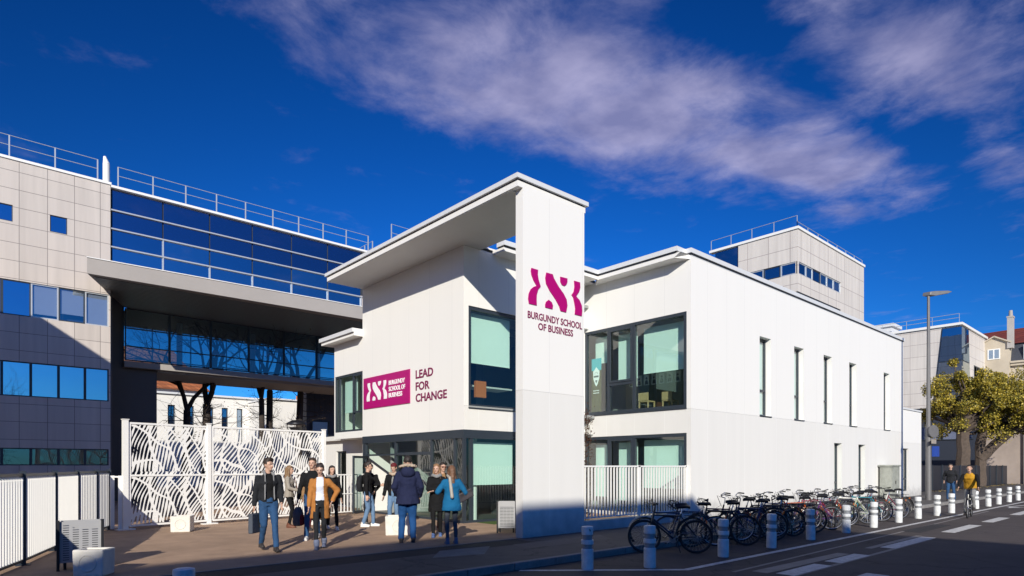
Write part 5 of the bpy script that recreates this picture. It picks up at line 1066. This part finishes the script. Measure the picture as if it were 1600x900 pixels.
def person(label, x, y, face, h=1.75, skin=None, feet=((.10, .03), (-.10, -.03)), footz=(0, 0), hands=((.26, .05, .80), (-.26, .05, .80)), lean=0.0, top=('cloth', None), hem=.92, flare=1.0, puff=1.0, legs=None, legw=1.0, shoes=None,
           hair=('short', (.03, .02, .015)), head_yaw=0, head_pitch=0, inner=None, open_w=0, sleeve=1, female=False, boots=0, z=0, pelvis=None, kneepole=(0, 1, 0), scarf=None, hood=None, elbow=None, bagless=None):
    s = h/1.75; t = thing('person', label, 'person', (x, y, z), math.atan2(-face[0], face[1]))
    skin = skin or SKIN; S_ = lambda v: Vector(v)*s
    pz = .93 if pelvis is None else pelvis[2]; px_, py_ = (0, 0) if pelvis is None else pelvis[:2]
    P_ = lambda a, b, c: Vector(((px_+a)*s, (py_+b+(c-pz)*lean)*s, c*s))   # torso point, lean forward
    sw = .152 if female else .178
    hips = [P_(.085, 0, pz), P_(-.085, 0, pz)]; ankles = [S_((f[0], f[1], .09+fz)) for f, fz in zip(feet, footz)]
    knees = []
    for i in range(2): kn, an = ikm(hips[i], ankles[i], .43*s, .43*s, kneepole); knees.append(kn); ankles[i] = an
    th = pz+.465; sh = [P_(sw, 0, th), P_(-sw, 0, th)]; hd = [S_(v) for v in hands]; el = []
    for i in range(2):
        po = elbow[i] if elbow else ((.5, -.8, -.3) if i == 0 else (-.5, -.8, -.3)); e_, h_ = ikm(sh[i], hd[i], .285*s, .26*s, po); el.append(e_); hd[i] = h_
    nk = P_(0, .0, pz+.54); Hc = P_(0, .025, pz+.69); Rm = Matrix.Rotation(R(head_yaw), 3, 'Z') @ Matrix.Rotation(R(-head_pitch), 3, 'X')
    HP = lambda a, b, c: Hc+Rm @ Vector((a, b, c))*s
    # body, one continuous surface
    b = Blob()
    for i in range(2):
        b.cap(hips[i], knees[i], .070*s*min(1, legw), .046*s*min(1, legw)).cap(knees[i], ankles[i], .044*s*min(1, legw), .034*s*min(1, legw)); b.cap(sh[i], el[i], .042*s, .034*s).cap(el[i], hd[i], .034*s, .024*s)
        b.cap(ankles[i]-S_((0, .0, .035)), ankles[i]+S_((0, .13, -.055)), .036*s, .028*s)
    for c_ in ((0, 0, pz, .12, .085), (0, 0, pz+.2, .105, .075), (0, .005, pz+.38, .13, .085), (0, 0, pz+.49, .13, .06)): pass
    secs = [(*P_(0, 0, pz-.05)[:2], (pz-.05)*s, .12*s, .08*s), (*P_(0, 0, pz+.18)[:2], (pz+.18)*s, .10*s, .07*s), (*P_(0, 0, pz+.38)[:2], (pz+.38)*s, .125*s, .085*s), (*P_(0, 0, pz+.49)[:2], (pz+.49)*s, .12*s, .055*s), (*P_(0, 0, pz+.53)[:2], (pz+.53)*s, .06*s, .05*s)]
    b.loft(secs); b.cap(nk-S_((0, 0, .04)), HP(0, -.015, -.08), .05*s, .05*s)
    b.sph(HP(0, -.012, .025), .076*s, .094*s, .098*s); b.cap(HP(0, .03, -.03), HP(0, .045, -.075), .058*s, .036*s)
    b.cap(HP(0, .080, .012), HP(0, .100, -.022), .011*s, .016*s)
    b.cap(HP(-.045, .072, .032), HP(.045, .072, .032), .014*s, .014*s)
    for sx in (-1, 1): b.cap(HP(sx*.076, -.005, .018), HP(sx*.080, -.012, -.02), .013*s, .010*s)
    ex = MB()
    for i in range(2):
        d = (hd[i]-el[i]).normalized(); up = Vector((0, 1, 0)); sd = d.cross(up).normalized() if abs(d.y) < .9 else Vector((1, 0, 0)); pn = sd.cross(d)
        b.m.obox(hd[i]+d*.045*s, d, pn, sd, .048*s, .036*s, .014*s)
        for j in range(4):
            o = (j-1.5)*.0185*s; ln = (.062, .072, .068, .052)[j]*s; p0 = hd[i]+d*.085*s+pn*o; sg = 1 if i == 0 else -1
            p1 = p0+d*ln*.5+sd*.006*s*sg; p2 = p1+d*ln*.42+sd*.020*s*sg; ex.tube([p0-d*.02*s, p0, p1, p2], [.009*s, .0092*s, .0085*s, .007*s], 6)
        p0 = hd[i]+d*.03*s+pn*.03*s; ex.tube([p0, p0+d*.03*s+pn*.028*s, p0+d*.062*s+pn*.032*s], [.012*s, .0105*s, .008*s], 6)
    body = b.mesh('body', skin, t, vox=.0105, smooth=3, extra=ex)
    for sx in (-1, 1): MB().sphere(HP(sx*.030, .088, .016), .011*s, .006*s, .007*s, 8, 5).build('eye', M_eye, t, smooth=True, world=False)
    MB().sphere(HP(0, .088, -.048), .022*s, .008*s, .006*s, 8, 5).build('mouth', M_lip, t, smooth=True, world=False)
    # trousers
    b = Blob()
    for i in range(2): b.cap(hips[i], knees[i], .098*s*legw, .066*s*legw).cap(knees[i], ankles[i]+S_((0, 0, .0)), .064*s*legw, .050*s*legw)
    b.loft([(*P_(0, 0, pz-.08)[:2], (pz-.08)*s, .155*s, .105*s), (*P_(0, 0, pz+.02)[:2], (pz+.02)*s, .165*s, .115*s), (*P_(0, 0, pz+.12)[:2], (pz+.12)*s, .14*s, .095*s)])
    b.mesh('trousers', legs, t, fold=.010, vox=.015)
    for i in range(2):
        b = Blob(); a = ankles[i]; b.cap(a+S_((0, -.03, -.035)), a+S_((0, .05, -.045)), .046*s, .042*s).cap(a+S_((0, .05, -.048)), a+S_((0, .155, -.058)), .042*s, .032*s); b.m.box(a.x-.042*s, a.y-.07*s, a.z-.092*s, a.x+.042*s, a.y+.175*s, a.z-.065*s)
        if boots: b.cap(a, a+(knees[i]-a)*boots, .058*s, .062*s)
        else: b.cap(a-S_((0, .01, .03)), a+S_((0, -.01, .02)), .044*s, .044*s)
        b.mesh('shoe', shoes, t, vox=.011, smooth=2)
    def torso_blob(hemz, grow, slv=True, fl=1.0, slr=1.0):
        b = Blob(); g = grow; sec = []
        if hemz < pz-.02: sec.append((*P_(0, 0, hemz)[:2], hemz*s, (.165*fl)*s+g, (.12*fl)*s+g))
        sec += [(*P_(0, 0, max(hemz, pz))[:2], max(hemz, pz)*s, (.16*(1+fl)/2)*s+g, .115*s+g), (*P_(0, 0, pz+.2)[:2], (pz+.2)*s, (.135 if female else .15)*s+g, .10*s+g), (*P_(0, .01, pz+.36)[:2], (pz+.36)*s, (.155 if female else .175)*s+g, .125*s+g),
                (*P_(0, 0, pz+.46)[:2], (pz+.46)*s, (.13 if female else .15)*s+g*.7, .085*s+g*.7), (*P_(0, 0, pz+.50)[:2], (pz+.50)*s, .10*s+g*.5, .07*s+g*.5), (*P_(0, 0, pz+.545)[:2], (pz+.545)*s, .062*s+g*.4, .058*s+g*.4)]
        b.loft(sec)
        if slv:
            for i in range(2): b.cap(sh[i]-S_((0, 0, .015)), el[i], (.058*s+g*.55), (.048*s+g*.55)).cap(el[i], hd[i]-(hd[i]-el[i])*.12, (.047*s+g*.55), (.036*s+g*.45))
        return b
    if inner: torso_blob(.90, -.004, False).mesh('shirt', inner, t, fold=.006)
    cutf = None
    if open_w:
        ow = open_w
        cutf = lambda v: v.y > (.02*s+py_*s) and abs(v.x) < ow*s*(.75+.45*(1.35*s-v.z)) and v.z < (pz+.55)*s and abs(v.x) < .15*s
    torso_blob(hem, .010*puff, bool(sleeve), flare).mesh('jacket', top, t, fold=.013, cut=cutf)
    # hair
    st_, hc = hair[0], hair[1]
    if st_ != 'none':
        mh = mat('hair %s' % (hc,), hc, .55, noise_amt=.35, noise_scale=30, bump=.5, bump_scale=60)
        b = Blob(); b.sph(HP(0, -.02, .045), .086*s, .102*s, .094*s)
        if st_ in ('long', 'bob'):
            Ld = -.26 if st_ == 'long' else -.12
            b.cap(HP(0, -.075, .02), HP(0, -.10, Ld), .075*s, .055*s)
            for sx in (-1, 1): b.cap(HP(sx*.07, -.02, .03), HP(sx*.085, .0, Ld), .030*s, .026*s)
            b.cap(HP(-.05, .05, .095), HP(.05, .04, .1), .02*s, .02*s)
        elif st_ == 'bun': b.sph(HP(0, -.12, .08), .04*s); b.sph(HP(0, -.07, -.03), .05*s)
        elif st_ == 'quiff': b.cap(HP(-.03, .055, .112), HP(.035, .055, .116), .026*s, .026*s); b.sph(HP(0, .0, .10), .070*s, .085*s, .050*s)
        else: b.sph(HP(0, .015, .08), .07*s, .075*s, .05*s)
        ff = Rm.to_3x3(); 
        def hcut(v):
            q_ = Rm.inverted() @ ((v-Hc)/s); return q_.y > .035 and q_.z < .078-.35*abs(q_.x) and abs(q_.x) < .078
        b.mesh('hair', mh, t, vox=.011, fold=.006, cut=None if st_ == 'beanie' else hcut, fs=25)
    if hair[0] == 'beanie' or len(hair) > 2:
        b = Blob(); b.sph(HP(0, -.01, .065), .092*s, .104*s, .085*s); b.mesh('beanie', hair[2], t, vox=.012, cut=lambda v: (Rm.inverted() @ ((v-Hc)/s)).z < .045)
    if scarf:
        b = Blob(); pts = [P_(.10*cos(a), .02+.09*sin(a), pz+.53+.015*sin(3*a)) for a in [2*pi*i/12 for i in range(12)]]
        for i in range(12): b.cap(pts[i], pts[(i+1) % 12], .045*s, .045*s)
        b.mesh('scarf', scarf, t, fold=.012)
    if hood:
        b = Blob(); pts = [P_(.145*cos(a), -.03+.11*sin(a), pz+.575+.03*(1-sin(a))) for a in [2*pi*i/14 for i in range(14)]]
        for i in range(14): b.cap(pts[i], pts[(i+1) % 14], .034*s, .034*s)
        b.mesh('fur_trim', hood[1], t, fold=.022, fs=30); b = Blob(); b.sph(P_(0, -.10, pz+.50), .15*s, .10*s, .12*s); b.mesh('hood', hood[0], t, fold=.01)
    return t, (hd, el, sh, HP, P_, s)
def W2(t, p): return Matrix.Rotation(t.rotation_euler.z, 3, 'Z') @ Vector(p)+t.location
jeans = cloth('blue denim', (.024, .068, .155)); jeansl = cloth('light denim', (.12, .20, .32)); blackc = cloth('black', (.008, .008, .009)); charc = cloth('charcoal', (.016, .017, .020)); navy = cloth('navy', (.014, .018, .05)); tan_ = cloth('camel', (.38, .155, .04)); tan2 = cloth('khaki tan', (.26, .15, .07))
whitec = cloth('pale blue white', (.62, .65, .75)); greyc = cloth('grey', (.22, .22, .22)); bluec = cloth('teal blue', (.008, .11, .24)); jet = cloth('bright blue denim', (.012, .06, .18)); shoeW = cloth('white leather', (.68, .67, .64), .5); shoeB = cloth('dark leather', (.04, .035, .035), .5); shoeG = cloth('blue grey suede', (.13, .15, .22)); olive = cloth('knit grey beige', (.30, .27, .23)); mustard = cloth('mustard', (.46, .24, .02)); fur = cloth('pale fur', (.42, .33, .25), .9); maroon = cloth('maroon', (.12, .015, .02)); slategrey = cloth('slate grey', (.07, .08, .10)); browns = cloth('brown leather', (.13, .05, .03), .5)
toC = Vector((0, 0))
def fdir(x, y, deg=0):       # direction to the camera's side, turned by deg
    v = Vector((-x, -y)).normalized(); a = R(deg); return (v.x*cos(a)-v.y*sin(a), v.x*sin(a)+v.y*cos(a))
# 1 man with the briefcase
p1, i1 = person('man in dark bomber jacket and blue jeans walking with a grey briefcase', 4.45, 12.1, fdir(4.45, 12.1, 12), 1.80, feet=((.08, -.22), (-.09, .24)), footz=(.05, 0), hands=((.25, .0, .84), (-.20, .17, .90)), top=charc, hem=.93, inner=blackc, open_w=.055, legs=jeans, shoes=shoeB, hair=('quiff', (.03, .018, .012)), head_yaw=35, puff=1.6)
v = Blob(); P1 = i1[4]
for sx in (-1, 1): v.cap(P1(sx*.075, .10, 1.44), P1(sx*.085, .135, .98), .016, .016); v.cap(P1(sx*.075, .08, 1.45), P1(sx*.06, -.06, 1.50), .03, .035)
v.cap(P1(-.06, -.07, 1.49), P1(.06, -.07, 1.49), .04, .04); v.mesh('hoodie', greyc, p1, vox=.012)
hd = W2(p1, i1[0][0]); bg_ = thing('briefcase', 'grey slim briefcase hanging from the hand of the man in the bomber jacket', 'bag', (hd.x, hd.y, hd.z-.12))
dv = Vector((-4.45, -12.1, 0)).normalized(); rv = Vector((dv.y, -dv.x, 0))
dd_ = (rv*.45+dv*.9).normalized(); nn_ = Vector((dd_.y, -dd_.x, 0))
MB().obox((hd.x, hd.y, hd.z-.33), dd_, nn_, (0, 0, 1), .155, .045, .19).build('case', slategrey, bg_, bevel=.02); MB().tube([Vector(hd)+dd_*a+Vector((0, 0, b)) for a, b in ((-.09, -.16), (-.07, -.07), (.07, -.07), (.09, -.16))], .009, 6).build('handle', blackc, bg_)
MB().obox((hd.x+nn_.x*.05, hd.y+nn_.y*.05, hd.z-.38), dd_, nn_, (0, 0, 1), .12, .006, .09).build('front_pocket', charc, bg_)
# 2 woman in camel coat
person('woman in open camel coat, pale top and black trousers walking toward the camera', 5.35, 11.75, fdir(5.35, 11.75, -4), 1.70, feet=((.06, .14), (-.07, -.14)), footz=(0, .03), hands=((.22, .10, .80), (-.24, .05, .97)), top=tan_, hem=.62, flare=1.12, inner=whitec, open_w=.085, legs=charc, legw=.84, shoes=shoeG, boots=.16, hair=('bun', (.022, .014, .012)), head_pitch=16, head_yaw=-8, female=True, elbow=((.9, -.5, -.2), (-1, -.4, 0)), puff=1.5)
# 3 woman with vest and shoulder bag
person('woman in dark vest over grey knit seen from the side before the gate', 6.55, 16.3, (.78, -.62), 1.66, feet=((.08, .03), (-.08, -.03)), hands=((.12, .28, 1.05), (-.12, .26, 1.0)), top=olive, hem=.86, legs=blackc, legw=.85, shoes=browns, hair=('long', (.20, .12, .06)), female=True)
tb = thing('shoulder_bag', 'olive brown shoulder bag at the hip of the woman in the vest', 'bag', (6.95, 16.15, .8)); MB().obox((6.86, 16.1, .88), (.8, -.6, 0), (.6, .8, 0), (0,0,1), .17, .06, .13).build('pouch', cloth('olive leather', (.13, .10, .05)), tb, bevel=.03); MB().tube([(6.74, 16.18, .98), (6.7, 16.3, 1.3), (6.82, 16.25, 1.42), (6.95, 16.05, .99)], .01, 5).build('strap', browns, tb)
# 4 man in tan jacket
person('man in khaki tan jacket partly hidden behind the couple in front', 6.75, 15.3, fdir(6.75, 15.3, 25), 1.78, skin=SKIN2, top=tan2, hem=.88, legs=maroon, shoes=shoeB, hair=('short', (.01, .008, .007)), head_yaw=20)
# 5 man behind camel coat
p5, i5 = person('short haired man in black jacket walking right behind the woman in the camel coat', 5.92, 13.4, fdir(5.92, 13.4, -8), 1.84, feet=((.10, .18), (-.10, -.12)), footz=(0, .03), hands=((.30, .05, .82), (-.25, .05, .85)), top=blackc, hem=.9, legs=jeans, shoes=shoeW, hair=('short', (.05, .03, .018)), head_yaw=-10)
hd = W2(p5, i5[0][0]); bk = thing('carried_backpack', 'grey and maroon backpack held low beside the woman in the camel coat', 'bag', (hd.x, hd.y, hd.z-.1)); v = Blob(); v.loft([(0, 0, -.50, .09, .07), (0, 0, -.42, .125, .09), (0, 0, -.2, .12, .085), (0, 0, -.08, .06, .05)]); o = v.mesh('sack', slategrey, bk, fold=.01); v = Blob(); v.loft([(.06, -.05, -.49, .06, .05), (.06, -.06, -.38, .075, .06), (.05, -.05, -.24, .05, .04)]); v.mesh('front_pocket', maroon, bk, fold=.01); MB().tube([(0, 0, -.1), (.03, 0, .0), (0, 0, .04), (-.03, 0, -.0), (0, 0, -.1)], .012, 5).build('strap', blackc, bk, world=False)
# 6 woman right of the camel coat, and a person behind her
person('dark haired woman in black coat with grey scarf and white trainers behind the camel coat', 7.15, 15.0, fdir(7.15, 15.0, 8), 1.66, feet=((.08, -.18), (-.10, .22)), footz=(.02, 0), hands=((.20, .2, 1.0), (-.24, .05, .80)), top=blackc, hem=.70, flare=1.1, legs=blackc, legw=.85, shoes=shoeW, hair=('long', (.02, .013, .01)), female=True, scarf=greyc, head_yaw=12)
person('person with dark hair mostly hidden between the camel coat and the scarfed woman', 7.45, 16.6, fdir(7.45, 16.6, 160), 1.72, top=blackc, legs=blackc, shoes=shoeW, hair=('short', (.02, .013, .01)))
# 7 man with backpack, 8 companion
p7, i7 = person('man in black jacket and light jeans with a backpack facing right by the entrance', 8.25, 15.15, (.72, -.55), 1.76, feet=((.09, -.10), (-.10, .14)), hands=((.24, .02, .84), (-.16, .34, 1.12)), top=blackc, hem=.90, legs=jeansl, shoes=shoeW, hair=('quiff', (.02, .013, .01)), puff=1.6)
bk = thing('worn_backpack', 'black backpack on the back of the man in light jeans', 'bag', (8.25, 15.15, 1.1)); bk.rotation_euler = p7.rotation_euler; v = Blob(); v.loft([(0, -.19, -.15, .12, .07), (0, -.22, 0, .15, .09), (0, -.20, .22, .13, .08), (0, -.17, .30, .07, .05)]); v.mesh('sack', charc, bk, fold=.012); v = Blob(); v.loft([(0, -.28, -.12, .09, .04), (0, -.29, .0, .10, .045), (0, -.27, .08, .08, .03)]); v.mesh('front_pocket', slategrey, bk, fold=.008)
person('person in black coat and dark trousers standing behind the man with the backpack', 8.55, 15.55, (-.75, -.55), 1.72, hands=((.14, .30, 1.16), (-.2, .15, .95)), top=blackc, hem=.80, legs=charc, shoes=greyc, hair=('short', (.02, .013, .01)))
# 9 man with the beanie
person('man in maroon beanie, black jacket and light jeans behind the white block', 8.72, 14.55, fdir(8.72, 14.55, -20), 1.72, hands=((.28, .05, .84), (-.2, .2, 1.0)), top=blackc, hem=.86, inner=greyc, open_w=.03, legs=jeansl, shoes=shoeB, hair=('beanie', (.05, .03, .02), maroon), scarf=fur, puff=1.8, head_pitch=8)
# 10 parka
person('tall person in navy parka with pale fur hood seen from behind', 7.2, 11.45, (.50, .86), 1.86, feet=((.11, -.02), (-.13, .02)), hands=((.25, .15, .92), (-.22, .15, .95)), top=navy, hem=.78, flare=1.3, puff=3.6, legs=jet, legw=1.22, shoes=shoeB, hair=('quiff', (.018, .012, .01)), hood=(navy, fur), head_pitch=12)
# 11 woman with grey scarf
person('woman in black coat with big grey scarf and crossed arms facing the blue coat', 8.30, 11.95, fdir(8.3, 11.95, -2), 1.70, feet=((.07, .20), (-.09, -.10)), hands=((-.06, .19, 1.17), (.08, .21, 1.10)), top=blackc, hem=.60, flare=1.12, legs=blackc, legw=.88, shoes=cloth('blue trainers', (.10, .16, .34)), hair=('long', (.24, .13, .06)), female=True, scarf=greyc, puff=1.6, elbow=((1, .0, -.6), (-1, .0, -.6)), head_yaw=-14)
# 12 woman with sunglasses
p12, i12 = person('woman in sunglasses behind the others, hair tied back, dark coat and beige top', 9.15, 12.9, fdir(9.15, 12.9, 10), 1.74, top=blackc, hem=.75, inner=tan2, open_w=.06, legs=charc, shoes=browns, boots=.3, hair=('bun', (.02, .013, .01)), female=True, head_yaw=8)
k = MB(); HPf, sc_ = i12[3], i12[5]
for sx in (-1, 1): k.sphere(HPf(sx*.033, .103, .016), .026, .005, .020, 10, 6)
k.cyl(HPf(-.02, .108, .022), HPf(.02, .108, .022), .003, n=5)
for sx in (-1, 1): k.cyl(HPf(sx*.06, .098, .022), HPf(sx*.08, .0, .022), .003, n=5)
k.build('sunglasses', mat('amber lens', (.10, .03, .015), .2), p12, world=False)
# 13 woman in blue coat, from behind
p13, i13 = person('long haired woman in teal blue coat seen from behind with a striped scarf', 7.75, 10.6, (.42, .90), 1.66, feet=((.10, .02), (-.10, -.02)), hands=((.30, .18, 1.0), (-.22, .24, 1.18)), top=bluec, hem=.74, flare=1.22, puff=2.6, legs=slategrey, legw=.82, shoes=shoeG, hair=('long', (.15, .075, .04)), female=True)
stripe = bpy.data.materials.new('striped knit'); stripe.use_nodes = True; t_ = stripe.node_tree; wv = node(t_, 'ShaderNodeTexWave', bands_direction='Z'); wv.inputs['Scale'].default_value = 14; tcn = node(t_, 'ShaderNodeTexCoord'); t_.links.new(tcn.outputs['Object'], wv.inputs['Vector'])
rp = node(t_, 'ShaderNodeValToRGB'); rp.color_ramp.elements[0].color = (.10, .09, .08, 1); rp.color_ramp.elements[1].color = (.60, .55, .46, 1); t_.links.new(wv.outputs['Fac'], rp.inputs[0]); t_.links.new(rp.outputs[0], t_.nodes['Principled BSDF'].inputs['Base Color'])
v = Blob(); v.cap((-.07, -.155, 1.40), (-.03, -.19, 1.0), .035, .04).cap((-.07, -.15, 1.40), (-.10, -.02, 1.45), .035, .03); v.mesh('scarf', stripe, p13)
hb = W2(p13, (.30, .02, 1.0)); bg3 = thing('handbag', 'dark patterned handbag on the right arm of the woman in the blue coat', 'bag', hb); MB().obox((hb.x, hb.y, hb.z+.02), (.9, -.42, .5), (.42, .9, 0), (-.4, 0, .9), .17, .06, .10).build('pouch', cloth('patterned black', (.05, .045, .05), .5, .8), bg3, bevel=.025)
MB().tube([(hb.x-.1, hb.y+.02, hb.z+.08), (hb.x-.08, hb.y+.02, hb.z+.25), (hb.x+.05, hb.y, hb.z+.25), (hb.x+.1, hb.y-.03, hb.z+.1)], .009, 5).build('strap', blackc, bg3)
# pedestrian beyond the annex
person('man in dark jacket and jeans on the far pavement beside the lamp post', 34.9, 7.95, fdir(34.9, 7.95, -5), 1.74, feet=((.12, .05), (-.16, .1)), hands=((.25, .12, .95), (-.25, .12, .95)), top=charc, hem=.85, legs=jeans, shoes=shoeB, hair=('short', (.08, .06, .05)), puff=2)
# cyclist
bx, by = 25.35, 5.30; fd = Vector((-.985, -.10)).normalized()
cb = put_bike(protoA, P_black, bx+.5, by+.05, math.degrees(math.atan2(-fd.x, fd.y)), 'dark bicycle ridden along the lane by the man in the mustard vest', 0); del cb['group']
for c in list(cb.children):
    if c.name.startswith('kickstand'): bpy.data.objects.remove(c)
cl, ci = person('cyclist in mustard vest with black sleeves and grey trousers riding toward the camera', bx+.5, by+.05, (fd.x, fd.y), 1.76, feet=((.115, .04), (-.115, -.12)), footz=(.05, .26), hands=((.27, .26, 1.03), (-.27, .26, 1.03)), top=mustard, hem=.93, lean=.42, pelvis=(0, -.27, .98), legs=greyc, shoes=shoeB, hair=('short', (.025, .017, .012)), puff=3.2, z=-.12, head_pitch=-6, sleeve=0, kneepole=(0, 1, .3), elbow=((1, -.3, -.6), (-1, -.3, -.6)))
b = Blob(); hd_, el_, sh_ = ci[0], ci[1], ci[2]
for i in range(2): b.cap(sh_[i]-Vector((0, 0, .02)), el_[i], .068, .056).cap(el_[i], hd_[i]-(hd_[i]-el_[i])*.1, .054, .042)
b.mesh('sleeves', blackc, cl, fold=.008)
